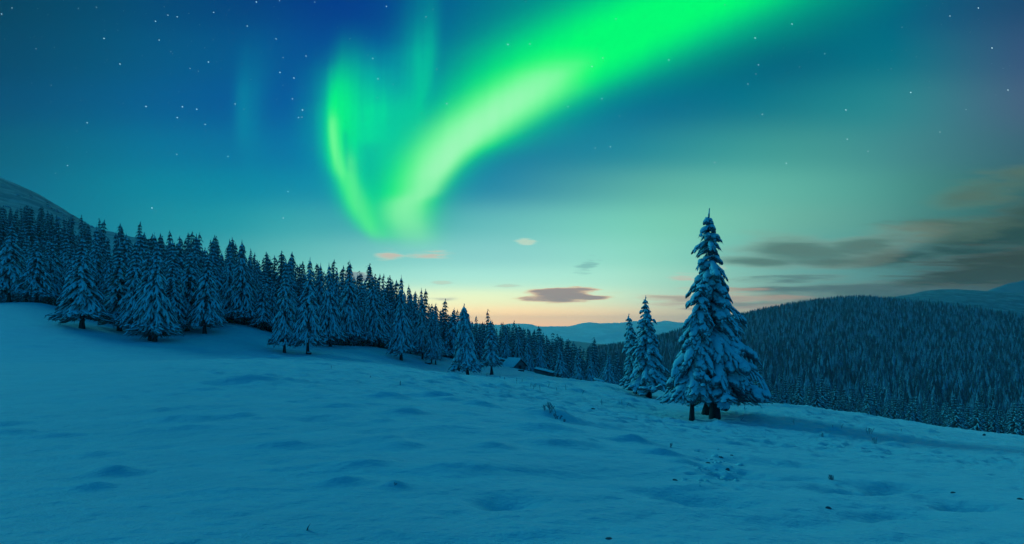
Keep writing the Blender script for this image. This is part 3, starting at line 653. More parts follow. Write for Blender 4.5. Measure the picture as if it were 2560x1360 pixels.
# front row of the forest and other trees one can tell apart: column, depth, top row, half width px, label
FRONT = [
 (22,93,560,50,'tall spruce at the picture edge where forest meets the snow, first of the front row'),
 (92,92,597,40,'pale bushy spruce in the front row beside the edge-most spruce, boughs to the snow'),
 (205,74,592,62,'broad spruce with one bare dark trunk and long low boughs reaching over the snow'),
 (298,78,612,60,'spruce tucked behind and left of the spruces with twin trunks'),
 (337,76,600,44,'slim spruce directly left of the twin-trunked pair, short dark trunk'),
 (375,71.5,622,48,'wide snowy spruce with the left one of two close dark trunks'),
 (387,71,608,52,'wide snowy spruce with the right one of two close dark trunks'),
 (512,80,636,48,'spruce on double short trunk between the twin trunks and the tall pointed spruce'),
 (607,90,604,38,'tall pointed spruce rising above its neighbours over a dark narrow trunk'),
 (575,93,618,34,'spruce just left of the tall pointed spruce, set back in shade'),
 (655,90,690,34,'medium spruce before the pair of snow-thick spruces, boughs hiding its trunk'),
 (711,75,650,38,'snow-thick spruce with a stout bare trunk, left of the front pair'),
 (769,74,646,40,'snow-thick spruce with a small log at its foot, right of the front pair'),
 (826,84,660,36,'dark narrow spruce just right of the snow-thick front pair'),
 (872,90,655,38,'tall dark spruce whose top stands highest near the grey cloud'),
 (935,92,686,34,'narrow spruce in shade between tall dark spruce and the lone pale one'),
 (1003,85,691,36,'pale evenly conical spruce standing a little out from the forest edge'),
 (1056,92,722,26,'slim spruce right behind the fallen log, thin straight trunk'),
 (1079,90,765,18,'young spruce leaning close to its twin near the fallen log'),
 (1089,90,772,17,'young spruce, right one of the small twins near the fallen log'),
 (1263,135,812,20,'spruce rising straight behind the snow-roofed log hut'),
 (1298,137,820,20,'dark spruce right behind the gable of the log hut'),
 (1322,130,838,18,'snowy spruce to the right of the log hut'),
 (1350,130,832,20,'spruce above the low snow-capped shed'),
 (1400,104,858,20,'pale small spruce at the end of the low snow-capped shed'),
 (1446,120,868,17,'spruce at the meadow edge right of the pale small one'),
 (1477,120,885,16,'bushy small spruce before the second shed'),
 (1519,108,881,22,'round-topped pale spruce right of the second shed'),
]
rg = np.random.default_rng(7)
trees = []      # x, y, z, H, R, kind
for i, (px, Yd, yt, hw, lab) in enumerate(FRONT):
    x = sx(px) * Yd; z = gz(x, Yd) - .05; H = ty(yt) * Yd - z
    cm, tm = PR[i % 7]; R = hw * Yd / F
    place_tree('spruce', cm, tm, (x, Yd, z), lab, rz=rg.uniform(0, 6.28), sc_=(R / 2.75, R / 2.75, H / 12.0))
    trees.append([x, Yd, z, H, R, -1])
    if i < 20 and px in (205, 711, 1003): print('front', px, 'H', round(H, 1), 'row', round(HY - z / Yd * F))
occ = [(sx(p) * d, d) for p, d in ((1786, 38), (1729, 37), (1622, 55), (1588, 57), (1169, 72), (1229, 78))]

# forest edge on the left: nothing grows nearer than this line (column -> depth)
EDGE = np.array([(-900, 84), (-100, 92), (0, 95), (110, 95), (160, 88), (250, 82), (330, 80), (420, 78), (520, 84), (620, 92), (700, 88), (760, 86), (840, 88), (960, 96), (1010, 95), (1100, 98), (1140, 112), (1200, 130), (1250, 142),
                 (1300, 141), (1350, 136), (1420, 128), (1480, 124), (1540, 122), (1600, 150), (1700, 158), (1900, 165), (2200, 172), (2600, 180), (3600, 190)], float)
TOPS = np.array([(-900, 470), (0, 512), (100, 522), (200, 536), (300, 560), (400, 578), (540, 590), (640, 630), (700, 636), (780, 662), (860, 672), (930, 690), (1000, 708), (1060, 745), (1100, 770), (1150, 793), (1240, 812), (1300, 822), (1400, 846), (1480, 868), (1560, 885), (1650, 905)], float)
pool = []
def scatter(n, pxr, yr, minsp, kind, Hf, prof=1.0):
    px = rg.uniform(pxr[0], pxr[1], n); y0 = np.interp(px, EDGE[:, 0], EDGE[:, 1])
    q = rg.random(n) ** prof; y = y0 + (yr - y0) * q if kind == 0 else rg.uniform(0, 1, n)
    return px, y
cell = {}
def ok(x, y, d):
    c = (int(x // 4), int(y // 4))
    for a in (-1, 0, 1):
        for b in (-1, 0, 1):
            for (u, v) in cell.get((c[0] + a, c[1] + b), ()):
                if (u - x) ** 2 + (v - y) ** 2 < d * d: return False
    cell.setdefault(c, []).append((x, y)); return True
for t in trees: ok(t[0], t[1], 0.0)
# left forest and the strip along the meadow's far edge
px = rg.uniform(-500, 1620, 9000); q = rg.random(9000)
y0 = np.interp(px, EDGE[:, 0], EDGE[:, 1]); deep = np.interp(px, [-500, 600, 1100, 1250, 1620], [75, 62, 55, 70, 190]); ys = y0 + deep * q ** .8
xs = (px - 1280) / F * ys; zs = ground_z(xs, ys)
for a, x, y, z, d0 in zip(px, xs, ys, zs, y0):
    if not ok(x, y, 2.9 if y - d0 < 14 else 3.4): continue
    front = (y - d0) < 12
    H = rg.uniform(11, 16.5) if not front else rg.uniform(7, 12)
    if a > 1230: H *= .93
    lim = (HY - (np.interp(a, TOPS[:, 0], TOPS[:, 1]) + rg.normal(4, 12) - (26 if rg.random() < .16 else 0))) / F * y - z      # keeps the forest skyline where the wood thins out
    H = min(H, lim)
    if H < 3.0: continue
    pool.append((x, y, z - .1, H, H * rg.uniform(.15, .25), 0))
# the wooded hill across the valley
def hillpts(n, r0, r1, a0=3.0, a1=62):
    r = np.sqrt(rg.uniform(r0 ** 2, r1 ** 2, n)); s_ = np.radians(rg.uniform(a0, a1, n)); return r * np.sin(s_), r * np.cos(s_)
for (r0, r1, sp, n, lo, hi) in ((160, 300, 5.2, 9000, 7, 15.5), (300, 520, 5.0, 18000, 7, 13), (520, 1280, 5.2, 100000, 6.5, 11),):
    x, y = hillpts(n, r0, r1); cell.clear()
    e = np.interp(1280 + F * x / y, EDGE[:, 0], EDGE[:, 1]); z = ground_z(x, y)
    for a, b, c, d in zip(x, y, z, e):
        if b < d + 3 or 1280 + F * a / b < 1470: continue
        cs = 4 if sp < 8 else 12
        if not ok(a * 4 / max(sp, 4), b * 4 / max(sp, 4), 4.0 * .92): continue
        if fbm(np.array([a / 40]), np.array([b / 40]), 2)[0] < -.6: continue
        H = rg.uniform(lo, hi); pool.append((a, b, c - .4, H, H * rg.uniform(.2, .27), 1))
print('pool', len(pool))
# which trees can actually be seen: a coarse front-to-back silhouette count
Wd, Hd = 1280, 680; cov = np.zeros((Hd, Wd), bool)
gy, gx = None, None
def paint(x, y, z, H, R):
    cx = (x / y * F + 1280) / 2; yb = (HY - z / y * F) / 2; yt_ = (HY - (z + H) / y * F) / 2; hw = R / y * F / 2
    r0_, r1_ = int(max(0, yt_)), int(min(Hd - 1, yb)); vis = 0
    if r1_ <= r0_ or cx + hw < 0 or cx - hw > Wd: return 0
    for r in range(r0_, r1_ + 1):
        k = hw * min(1.0, (r - yt_) / max(yb - yt_, 1)) * .8 + .5; a, b = int(max(0, cx - k)), int(min(Wd, cx + k + 1))
        if b > a:
            s_ = cov[r, a:b]; vis += (b - a) - int(s_.sum()); s_[:] = True
    return vis
# the meadow hides what grows below its edge
mt = np.geomspace(4, 70, 160)
for c in range(0, Wd):
    s0 = (c * 2 - 1280) / F; zz = macro(s0 * mt, mt); rrow = (HY - zz / mt * F).min() / 2; cov[int(max(0, rrow)):, c] = True
for t in [(13.3, 38, -6.1, 13.6, 3.4), (13.1, 55, -6.8, 9.6, 2), (-5.7, 72, -6.3, 9, 1.8), (-2.8, 78, -6.4, 7.3, 1.2)]: paint(*t)
allt = sorted([(t[1], -1, t) for t in trees] + [(t[1], i, t) for i, t in enumerate(pool)], key=lambda q: q[0])
vis = {}
for d, i, t in allt:
    v = paint(*t[:5])
    if i >= 0: vis[i] = v
order = sorted(vis, key=lambda i: -vis[i]); order = [i for i in order if vis[i] > 24]
NI = 262
chosen = set(order[:NI])
print('individuals', len(chosen), 'smallest', vis[order[min(NI, len(order)) - 1]])
for i in sorted(chosen, key=lambda i: pool[i][1]):
    x, y, z, H, R, kd = pool[i]; pxx = x / y * F + 1280
    if y < 112: cm, tm = PR[i % 7]; rs = R / 2.75
    else: cm, tm = LT[i % 5][2:]; rs = R / 2.3
    if pxx < 1250: lab, gr = 'snow-laden spruce crowded among others in the forest climbing the slope left of the hut', 'spruces of the slope forest'
    elif pxx < 1600: lab, gr = 'snowy spruce in the lower belt of trees between the hut and the valley', 'spruces of the lower belt'
    else: lab, gr = 'snowy spruce in the first rows of the valley wood behind the meadow edge', 'spruces at the foot of the wooded hill'
    e = place_tree('spruce', cm, tm, (x, y, z), lab, group=gr, rz=rg.uniform(0, 6.28), sc_=(rs * rg.uniform(.9, 1.15), rs * rg.uniform(.9, 1.15), H / 12.0))
    e.rotation_euler[0] = rg.normal(0, .028); e.rotation_euler[1] = rg.normal(0, .028)

def merged(name, items, protos, mats, smooth=True, tone=None):
    Vs, F3, F4, M3, M4, n = [], [], [], [], [], 0; T = []
    for it in items:
        x, y, z, H, R = it[:5]; v, fs, ms = protos[rg.integers(len(protos))]
        a = rg.uniform(0, 6.28); c, s_ = math.cos(a) * R, math.sin(a) * R
        Vs.append(np.stack([v[:, 0] * c - v[:, 1] * s_ + x, v[:, 0] * s_ + v[:, 1] * c + y, v[:, 2] * H + z], 1).astype(np.float32))
        k0 = 0
        for f in fs:
            (F3 if f.shape[1] == 3 else F4).append((f + n).astype(np.int32)); (M3 if f.shape[1] == 3 else M4).append(ms[k0:k0 + len(f)]); k0 += len(f)
        if tone is not None: T.append(np.full(len(v), rg.uniform(*tone), np.float32))
        n += len(v)
    fs = [np.concatenate(q) for q in (F3, F4) if q]; ms = np.concatenate([np.concatenate(q) for q in (M3, M4) if q])
    me = newmesh(name, np.concatenate(Vs), fs, mats, ms, smooth)
    if tone is not None:
        at = me.attributes.new('tone', 'FLOAT', 'POINT'); at.data.foreach_set('value', np.concatenate(T))
    o = link(name, me); o['kind'] = 'stuff'; print(name, len(items), 'verts', n); return o
def unit(d, h=12.0, r=2.3):
    v, f, m = d; v = v.copy(); v[:, 2] /= h; v[:, :2] /= r; return v, f, m
rest = [pool[i] for i in range(len(pool)) if i not in chosen]
near = [t for t in rest if (t[1] < 235 and t[5] == 0) or (t[5] == 1 and math.hypot(t[0], t[1]) < 255)]
mid = [t for t in rest if (t[5] == 1 and 255 <= math.hypot(t[0], t[1]) < 340) or (t[5] == 0 and t[1] >= 235)]
far = [t for t in rest if t[5] == 1 and math.hypot(t[0], t[1]) >= 340]
def combine(d1, d2):
    v1, f1, m1 = d1; v2, f2, m2 = d2; a = Acc(); k = 0
    for f in f1: a.add(v1 if k == 0 else np.zeros((0, 3)), f if k == 0 else f - len(v1), 0) if False else None
    return d1
wd = merged('forest', near, [unit(q[0]) for q in LT], [M_CROWNF, M_NEEDLED], True, (-.25, .3)); wd['label'] = 'dense mass of snowy spruces filling the slope behind the first rows'; wd['category'] = 'forest'
wd = merged('forest', mid, [unit(q, r=2.1) for q in XL], [M_CROWNF, M_NEEDLED], True, (-.25, .4)); wd['label'] = 'wood on the lower part of the hill across the valley'; wd['category'] = 'forest'
STAR = []
for i in range(6):
    r_ = np.random.default_rng(300 + i); Vs, Fs, n = [], [], 0; T_ = 6
    for k in range(T_):
        zt = 1 - .8 * k / T_ + (.0 if k else .02); zb = max(0.02, 1 - (k + 1.7) / T_ * .93); rb = ((k + 1.1) / T_) ** .85 * r_.uniform(.85, 1.12)
        a = np.arange(12) / 12 * 6.283 + r_.random(); rad_ = rb * np.where(np.arange(12) % 2 == 0, 1.0, .5) * r_.uniform(.8, 1.2, 12)
        v = np.concatenate([[[0, 0, zt]], np.stack([np.cos(a) * rad_, np.sin(a) * rad_, zb + r_.normal(0, .02, 12)], 1)])
        Vs.append(v); j = np.arange(12); Fs.append(np.stack([np.zeros(12, int), 1 + j, 1 + (j + 1) % 12], 1) + n); n += 13
    f = np.concatenate(Fs); STAR.append((np.concatenate(Vs), [f], np.zeros(len(f), np.int32)))
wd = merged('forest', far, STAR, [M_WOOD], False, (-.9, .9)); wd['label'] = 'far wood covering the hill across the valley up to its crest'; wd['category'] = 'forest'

# dwarf scrub on the bald hill
sc_pts = []
for k in range(500):
    y = rg.uniform(230, 520); x = (rg.uniform(-500, 420) - 1280) / F * y
    if fbm(np.array([x / 30]), np.array([y / 50]), 2)[0] > -.05: continue
    sc_pts.append((x, y, gz(x, y) - .2, rg.uniform(.5, 1.3), rg.uniform(.8, 2.2)))
wd = merged('scrub', sc_pts, STAR, [M_WOOD], False, (.2, .9)); wd['label'] = 'low dwarf pine scrub on the bare snowy hilltop'; wd['category'] = 'scrub'

# ------------------------------------------------------------------ log hut and sheds
def hut():
    Yd = 114.0; x = sx(1285) * Yd; z = -(923 - HY) / F * Yd - .1; 
    e = empty('log_hut', (x, Yd, z), 'small log hut with snow-covered gable roof beside the spruces', 'hut', rz=math.radians(40), sc_=.76)
    W_, L_, hw, hr = 3.0, 2.2, 1.15, 2.75      # half sizes, wall height, ridge height; gable faces -Y
    w = Acc(); rr_ = np.random.default_rng(4)
    W2, L2 = 1.75, 2.3
    nl = 7
    for k in range(nl):          # courses of round logs
        zc = .1 + k * .17
        for yy_ in (-L2, L2):
            P = np.array([[-W2 - .2, yy_, zc], [0, yy_, zc + rr_.normal(0, .01)], [W2 + .2, yy_, zc]])
            v, f = tubes(P[None], np.full((1, 3), .095), 8, rr_, .03, 1, 1); w.add(v, f, 0)
        for xx_ in (-W2, W2):
            P = np.array([[xx_, -L2 - .2, zc + .08], [xx_, 0, zc + .08], [xx_, L2 + .2, zc + .08]])
            v, f = tubes(P[None], np.full((1, 3), .095), 8, rr_, .03, 1, 1); w.add(v, f, 0)
    gz_ = .1 + nl * .17
    nb = 12
    for yy_ in (-L2, L2):        # gable boards, shortening upwards
        for k in range(nb):
            z0 = gz_ - .05 + k * .125; hwid = (W2 + .25) * (1 - (z0 + .12 - gz_) / 1.62)
            if hwid > .08: box(w, (-hwid, yy_ - .04, z0), (hwid, yy_ + .04, z0 + .118), 0)
    link('wall', w.mesh('wall', M_LOG, False), e)
    r_ = Acc(); th_ = math.atan2(1.62, W2 + .25)
    for sgn in (-1, 1):          # roof slopes: plank deck
        v = []
        for yy_ in (-L2 - .5, L2 + .4):
            for (u, t) in ((0, 0), (1, 0), (1, -.07), (0, -.07)):
                v.append((sgn * u * (W2 + .75), yy_, gz_ + 1.66 - u * (W2 + .75) * math.tan(th_) + t))
        v = np.array(v); q = np.array([(0, 1, 2, 3), (7, 6, 5, 4), (0, 4, 5, 1), (1, 5, 6, 2), (2, 6, 7, 3), (3, 7, 4, 0)]); r_.add(v, q, 0)
    roof = link('roof', r_.mesh('roof', M_DARK, False), e)
    s2 = Acc()
    for sgn in (-1, 1):          # rounded snow blanket on each slope
        nu, nv = 9, 14; uu, vv = np.meshgrid(np.linspace(0, 1, nu), np.linspace(0, 1, nv), indexing='ij')
        xx_ = sgn * uu * (W2 + .80); yy_ = -L2 - .55 + vv * (2 * L2 + 1.0)
        tk = .26 * np.minimum(1, np.sqrt(np.clip(np.minimum((1 - uu) * 9, np.minimum(vv, 1 - vv) * 14), 0, 1) + .001)) + .03 * fbm(uu * 5, vv * 6, 2)
        zz = gz_ + 1.69 - uu * (W2 + .80) * math.tan(th_) + tk
        s2.add(np.stack([xx_, yy_, zz], -1).reshape(-1, 3), grid_faces(nu, nv), 0)
        z2 = gz_ + 1.668 - uu * (W2 + .80) * math.tan(th_); s2.add(np.stack([xx_, yy_, z2], -1).reshape(-1, 3), grid_faces(nu, nv), 0)
    link('snow_cover', s2.mesh('snow_cover', M_ROOFSNOW), roof)
    d = Acc(); box(d, (-.42, -L2 - .16, .05), (.42, -L2 - .11, 1.25)); dr = link('door', d.mesh('door', M_DARK, False), e)
    d = Acc(); 
    for a in (-.5, .42): box(d, (a, -L2 - .20, .03), (a + .08, -L2 - .13, 1.33))
    box(d, (-.5, -L2 - .205, 1.33), (.5, -L2 - .125, 1.41)); link('door_frame', d.mesh('door_frame', M_LOG, False), dr)
    d = Acc(); box(d, (.30, -L2 - .20, .6), (.34, -L2 - .165, .75)); link('handle', d.mesh('handle', M_STONE, False), dr)
    return e
hut()
def shed(px, row, Yd, Ln, ht, rz, label, deep=1.6):
    x = sx(px) * Yd; z = -(row - HY) / F * Yd - .1; tilt = 0
    e = empty('low_shed', (x, Yd, z), label, 'shed', rz=rz); e.rotation_euler[1] = math.radians(13)
    w = Acc(); rr_ = np.random.default_rng(int(px))
    n = int(ht / .2)
    for k in range(n):
        for yy_ in (0, deep):
            P = np.array([[-Ln / 2, yy_, k * .2 + .1], [0, yy_, k * .2 + .1 + rr_.normal(0, .02)], [Ln / 2, yy_, k * .2 + .1]]); v, f = tubes(P[None], np.full((1, 3), .11), 7, rr_, .04, 1, 1); w.add(v, f, 0)
    for a in np.linspace(-Ln / 2, Ln / 2, max(2, int(Ln / 1.6))): box(w, (a - .07, -.18, 0), (a + .07, deep + .18, n * .2 + .1), 0)
    link('wall', w.mesh('wall', M_LOG, False), e)
    r_ = Acc(); box(r_, (-Ln / 2 - .25, -.4, n * .2 + .105), (Ln / 2 + .25, deep + .3, n * .2 + .18)); rf = link('roof', r_.mesh('roof', M_DARK, False), e)
    nu, nv = 16, 8; uu, vv = np.meshgrid(np.linspace(0, 1, nu), np.linspace(0, 1, nv), indexing='ij')
    tk = .22 * np.sqrt(np.clip(np.minimum(np.minimum(uu, 1 - uu) * 14, np.minimum(vv, 1 - vv) * 7), 0, 1)) + .03 * fbm(uu * 7, vv * 3, 2)
    V_ = np.stack([-Ln / 2 - .3 + uu * (Ln + .6), -.45 + vv * (deep + .8), n * .2 + .186 + tk], -1).reshape(-1, 3)
    link('snow_cover', newmesh('snow_cover', V_, grid_faces(nu, nv), M_ROOFSNOW), rf)
    return e
shed(1360, 936, 106, 3.4, .62, math.radians(-8), 'long low log shed with a snow cap under the spruces right of the hut')
shed(1496, 958, 106, 1.4, .5, math.radians(-6), 'tiny dark shed with a snow cap at the foot of the round-topped spruce')
shed(1252, 903, 119, 1.6, .6, math.radians(6), 'low snow-capped lean-to behind the hut on its uphill side', 1.2)

# ------------------------------------------------------------------ small things on the snow
Vm = Vg; 
def surf(px, py):
    """where the sight line through a photo point meets the finished snow"""
    t = np.geomspace(3.6, 150, 2400); z = ground_z(sx(px) * t, t); z = add_mounds(sx(px) * t, t, z)
    below = z > ty(py) * t; i = int(np.argmax(below)) if below.any() else len(t) - 1
    return sx(px) * t[i], t[i], z[i]
def stalk(px, py, hpx, label, lean=0.0, seed=0, kind='dry_stalk', n=1, th=1.0, branch=2, group=None):
    x, y, z = surf(px, py); h = hpx / F * y; r_ = np.random.default_rng(seed + int(px)); a = Acc()
    for k in range(n):
        off = r_.normal(0, .25 * h, 2) if n > 1 else (0, 0); hh = h * r_.uniform(.55, 1.0) if n > 1 else h
        ln = lean + (r_.normal(0, .3) if n > 1 else 0); tt = np.linspace(-.08, 1, 6)
        P = np.stack([off[0] + ln * hh * tt * np.abs(tt) ** .3, off[1] + .1 * hh * tt, hh * tt], 1)
        rad_ = max(.012, y * .00042) * th * np.array([1, .9, .85, .8, 1.1, .7]); v, f = tubes(P[None], rad_[None], 6, r_, .2, 1, 1); a.add(v, f)
        for b in range(branch):
            o = P[2 + b % 4]; d = np.array([r_.normal(0, .5), r_.normal(0, .3), .6]) * hh * .4; Q = o + np.linspace(0, 1, 4)[:, None] * d
            v, f = tubes(Q[None], (rad_[:4] * .75)[None], 5, r_, .2, 1, 1); a.add(v, f)
    o = link(kind, a.mesh(kind, M_STALK), None, (x, y, z - .01)); o['label'] = label; o['category'] = 'dry plant'
    if group: o['group'] = group
G1 = 'frosted stalks poking from the snow between the hut and the shrub'
for px, py, h, ln in ((1292,959,15,0),(1326,967,9,.2),(1334,971,12,.25),(1338,966,8,.3),(1350,975,12,-.1),(1371,967,8,.3),(1392,977,10,-.2),(1415,975,13,-.12),(1456,985,9,.5),(1250,946,7,0),(1261,948,6,.1),(1001,964,11,0),
                      (1000,962,7,.2),(828,921,8,0),(925,945,6,.2),(1305,955,7,.1),(1217,942,8,0)):
    stalk(px, py, h, 'thin frosted stalk poking from the snow between the hut and the low shrub', ln, group=G1, branch=1)
G2 = 'frosted stalks near the meadow edge around the tallest spruces'
for px, py, h, ln in ((1504,1012,14,0),(1555,1014,16,0),(1567,1016,9,.6),(1862,1028,11,0),(1985,1061,13,0),(2082,1070,7,0),(2104,1070,10,.5),(2253,1078,7,0),(1852,1052,9,.8),(1720,1003,5,.2)):
    stalk(px, py, h, 'thin frosted stalk near the meadow edge around the tallest spruces', ln, group=G2, branch=1)
stalk(1372, 1030, 28, 'frosted shrub with several upright twigs on a snow mound in mid meadow', 0, 5, 'frosted_shrub', 9, .8, 3)
stalk(1396, 1048, 18, 'small frosted twig just right of the frosted shrub', 0, 6, 'frosted_twig', 3, 1.1, 2)
stalk(1412, 1055, 8, 'tiny frosted sprig low on the mound right of the frosted shrub', 0, 7, 'frosted_twig', 3, 1.2, 2)
stalk(2172, 1084, 15, 'snow-clotted weed head standing on the slope before the valley wood', .2, 8, 'dry_weed', 5, .9, 3)
stalk(2186, 1108, 16, 'snowy grass clump on a mound beneath the snow-clotted weed', .0, 9, 'grass_clump', 12, .6, 1)
stalk(2056, 1092, 10, 'dark grass clump on a little mound right of the broad spruce', .0, 10, 'grass_clump', 10, .6, 1)
stalk(1675, 1118, 12, 'sparse twiggy sprig in drifted snow below the tallest spruce', .3, 11, 'frosted_twig', 4, .5, 2)
stalk(985, 1213, 9, 'tiny dark sprig on a snow bump in the open foreground', .2, 12, 'frosted_twig', 4, .35, 1)
stalk(2080, 1200, 14, 'dark grass tuft breaking the snow above the round dark stone', -.2, 13, 'grass_clump', 12, .4, 1)
def stone(px, py, wpx, hpx, label, seed, rot=0.0, flat=.6, kind='stone', cat='stone'):
    x, y, z = surf(px, py); r_ = np.random.default_rng(seed); a = Acc(); w = wpx / 2 / F * y; h = hpx / F * y * .75
    th = np.linspace(0, math.pi, 9); ph = np.arange(12) / 12 * 6.283
    T, P = np.meshgrid(th, ph, indexing='ij'); rad_ = 1 + .16 * fbm(np.cos(P) * 1.3 + seed, np.sin(P) * 1.3 + T, 3) * 2
    V_ = np.stack([w * np.sin(T) * np.cos(P) * rad_, w * .8 * np.sin(T) * np.sin(P) * rad_, h * .8 * np.cos(T) * rad_], -1).reshape(-1, 3)
    a.add(V_, grid_faces(9, 12, True)[:, ::-1]); o = link(kind, a.mesh(kind, M_STONE), None, (x, y, z - h * .12)); o.rotation_euler = (0, rot, 0); o['label'] = label; o['category'] = cat
stone(2071, 1271, 15, 8, 'round dark stone lying on smooth snow in the foreground', 1)
stone(1688, 1201, 15, 6, 'flat dark stone left of the trampled snow patch', 2, .35)
stone(1829, 1139, 9, 4, 'small dark stone topmost above the trampled snow patch', 3)
stone(1803, 1144, 12, 5, 'small dark stone right of centre on the upper rim of the trampled patch', 4, .3)
stone(1770, 1158, 14, 5, 'low dark stone on the left rim of the trampled snow patch', 5)
stone(1819, 1176, 11, 10, 'upright dark stone in the middle of the trampled snow', 6)
stone(2550, 1248, 14, 6, 'dark stone at the far edge of the foreground snow', 7)
stone(2383, 1232, 14, 5, 'half-buried dark stone above the shallow hollow', 8)
stone(1482, 1022, 12, 4, 'dark clod at the end of a low drift right of the frosted shrub', 9)
stone(2460, 1088, 8, 6, 'small clod on the crest of the meadow before the wood', 10)
stone(1522, 1348, 18, 8, 'half-buried clod at the bottom of the meadow', 11)
def leaf(px, py, hpx, label):
    x, y, z = surf(px, py); h = hpx / F * y; a = Acc(); t = np.linspace(-.15, 1, 8)
    P = np.stack([h * .55 * t * np.abs(t) ** .6, 0 * t, h * t], 1); v, f = tubes(P[None], (h * np.array([.2, .26, .25, .2, .16, .12, .07, .02]))[None], 6, np.random.default_rng(3), .1, 1, .35); a.add(v, f)
    o = link('bark_flake', a.mesh('bark_flake', M_STONE), None, (x, y, z)); o['label'] = label; o['category'] = 'bark'
leaf(768, 1326, 17, 'dark curled flake of bark sticking up from the foreground snow')
def log(px, py, wpx, label, seed, rot=.1):
    x, y, z = surf(px, py) if py < 905 else surf(px, py); w = wpx / F * y; r_ = np.random.default_rng(seed); a = Acc(); t = np.linspace(-.5, .5, 6)
    P = np.stack([w * t, .2 * w * t, -w * rot * t + .12], 1); v, f = tubes(P[None], np.full((1, 6), .15), 8, r_, .08, 1, 1); a.add(v, f, 0)
    P2 = P + np.array([0, 0, .14]); v, f = tubes(P2[None], np.array([[.04, .11, .13, .12, .1, .03]]), 8, r_, .08, 1.1, .6); a.add(v, f, 1)
    o = link('fallen_log', a.mesh('fallen_log', [M_BARK, M_ROOFSNOW]), None, (x, y, z)); o['label'] = label; o['category'] = 'log'
log(1070, 910, 15, 'snow-dusted fallen log at the foot of the small twin spruces', 1)
log(773, 886, 10, 'short log lying at the trunk of a front spruce', 2)
log(1303, 928, 14, 'short log on the snow just in front of the log hut', 3)

# trampled crumbs of snow round the stones in the foreground
a = Acc(); r_ = np.random.default_rng(44)
for k in range(60):
    px, py = r_.normal(1790, 36), r_.normal(1172, 20); x, y, z = sx(px), 0, 0; x, y = hit(px, py)
    z = float(add_mounds(np.array([x]), np.array([y]), ground_z(x, y))[0]); w = r_.uniform(.008, .032) * (1 + (r_.random() < .12) * 1.0)
    T, P = np.meshgrid(np.linspace(0, math.pi, 5), np.arange(7) / 7 * 6.283, indexing='ij'); rad_ = w * (1 + .22 * r_.standard_normal(T.shape))
    a.add(np.stack([rad_ * np.sin(T) * np.cos(P) * 1.3 + x, rad_ * np.sin(T) * np.sin(P) + y, rad_ * np.cos(T) * .6 + z + w * .15], -1).reshape(-1, 3), grid_faces(5, 7, True)[:, ::-1])
o = link('snow_crumbs', a.mesh('snow_crumbs', M_ROOFSNOW)); o['kind'] = 'stuff'; o['label'] = 'broken crumbs of trampled snow around the dark stones'; o['category'] = 'snow'

# ------------------------------------------------------------------ stars
m = bpy.data.materials.new('starlight'); m.use_nodes = True; t = m.node_tree; t.nodes.clear(); b = NB(t)
em = b.n('ShaderNodeEmission'); at = b.n('ShaderNodeAttribute', attribute_name='tone'); oo = b.n('ShaderNodeOutputMaterial')
b.put(em.inputs[0], (0.62, .92, 1, 1)); b.put(em.inputs[1], at.outputs['Fac']); t.links.new(em.outputs[0], oo.inputs[0]); m.cycles.emission_sampling = 'NONE'
BR = [(4,35),(196,21),(241,18),(389,53),(420,38),(443,42),(260,96),(398,100),(427,129),(521,155),(475,171),(496,178),(534,31),(618,65),(690,97),(700,181),(708,144),(765,140),(735,195),(731,247),(128,213),(456,267),(443,294),(513,311),
 (365,266),(218,307),(442,386),(570,391),(169,414),(139,433),(492,273),(699,2),(787,5),(641,5),(781,372),(875,97),(945,197),(932,146),(1083,23),(966,16),(1065,42),(1092,173),(1117,259),(1054,283),(708,545),(720,479),(943,244),(983,211),
 (1270,111),(1325,110),(1407,24),(1480,166),(1507,145),(1540,47),(1672,150),(1544,226),(1420,267),(1505,247),(1398,242),(1890,185),(1906,286),(1870,210),(1896,162),(1980,60),(2062,134),(1999,167),(2277,231),(2228,172),(2415,274),(2520,225),(2255,68),
 (2446,20),(2115,275),(2118,348),(2170,378),(1966,408),(1787,406),(1488,370),(1526,367),(1549,290),(2350,330),(2480,120),(2375,40),(1812,12),(1888,95),(90,122),(30,20),(300,160),(610,273),(588,260),(756,275),(755,293),(746,294),(380,520)]
r_ = np.random.default_rng(9); st = [(p, q, r_.uniform(.8, 1.5) if i % 3 else r_.uniform(1.4, 2.2)) for i, (p, q) in enumerate(BR)]
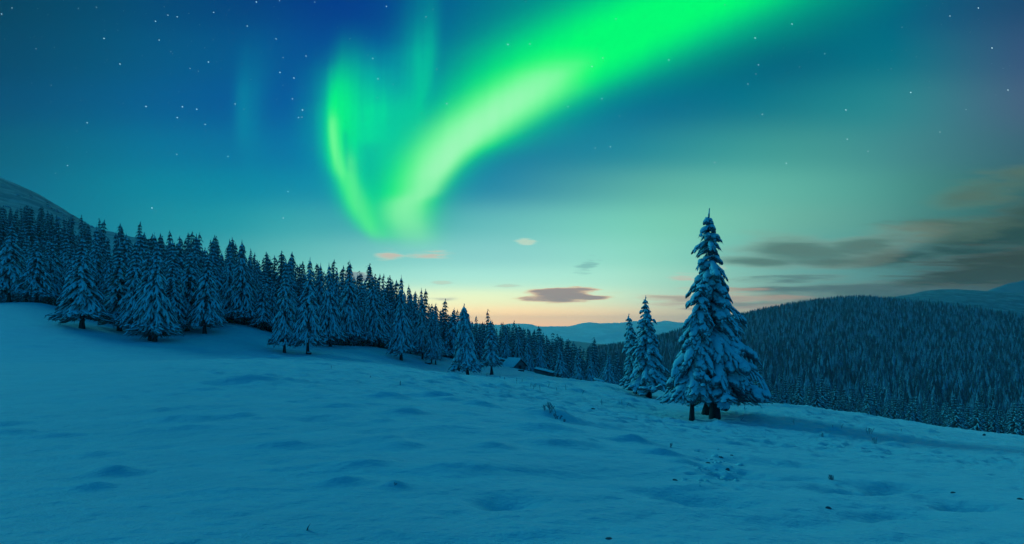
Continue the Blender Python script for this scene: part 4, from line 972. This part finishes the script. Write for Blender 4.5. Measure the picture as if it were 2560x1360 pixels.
for k in range(2800):
    p, q = r_.uniform(-300, 2860), r_.uniform(-350, 560)
    if r_.random() < .35 + .65 * (q + 350) / 900: continue
    st.append((p, q, r_.uniform(.25, .62)))
D = 22000.0; Vs = []; T = []
oct_v = np.array([(1, 0, 0), (-1, 0, 0), (0, 1, 0), (0, -1, 0), (0, 0, 1), (0, 0, -1)], float); oct_f = np.array([(0, 2, 4), (2, 1, 4), (1, 3, 4), (3, 0, 4), (2, 0, 5), (1, 2, 5), (3, 1, 5), (0, 3, 5)])
for p, q, w in st:
    c = np.array([sx(p), 1, ty(q)]); ln = np.linalg.norm(c); c = c / ln * D; s_ = min(w, 1.5) * .78 / F * D / ln
    v = oct_v * s_ * np.array([1.5, 1, .75]); a_ = .5; v = np.stack([v[:, 0] * math.cos(a_) - 0 * v[:, 1], v[:, 1], v[:, 2] - v[:, 0] * math.sin(a_) * .9], 1)
    Vs.append(v + c); T.append(np.full(6, .8 + .6 * w))
Fs = (oct_f[None] + (np.arange(len(st)) * 6)[:, None, None]).reshape(-1, 3)
me = newmesh('stars', np.concatenate(Vs), Fs, m, None, False); me.attributes.new('tone', 'FLOAT', 'POINT').data.foreach_set('value', np.concatenate(T).astype(np.float32))
o = link('stars', me); o['kind'] = 'stuff'; o['label'] = 'scattered pale stars over the whole northern sky'; o['category'] = 'stars'

# ------------------------------------------------------------------ the air
HZ = Acc(); box(HZ, (-10800, -10800, float(Vg[:, 2].min()) - 60.0), (10800, 10800, 215.0))
m = bpy.data.materials.new('haze'); m.use_nodes = True; t = m.node_tree; t.nodes.clear(); b = NB(t)
pv = b.n('ShaderNodeVolumePrincipled'); oo = b.n('ShaderNodeOutputMaterial'); t.links.new(pv.outputs[0], oo.inputs['Volume'])
pv.inputs['Anisotropy'].default_value = 0.45
pv.inputs['Color'].default_value = (0.85, 0.96, 0.98, 1); pv.inputs['Density'].default_value = 0.00012
o = link('haze', HZ.mesh('haze', m, False)); o['kind'] = 'stuff'; o['label'] = 'thin blue evening haze filling the valley'; o['category'] = 'haze'
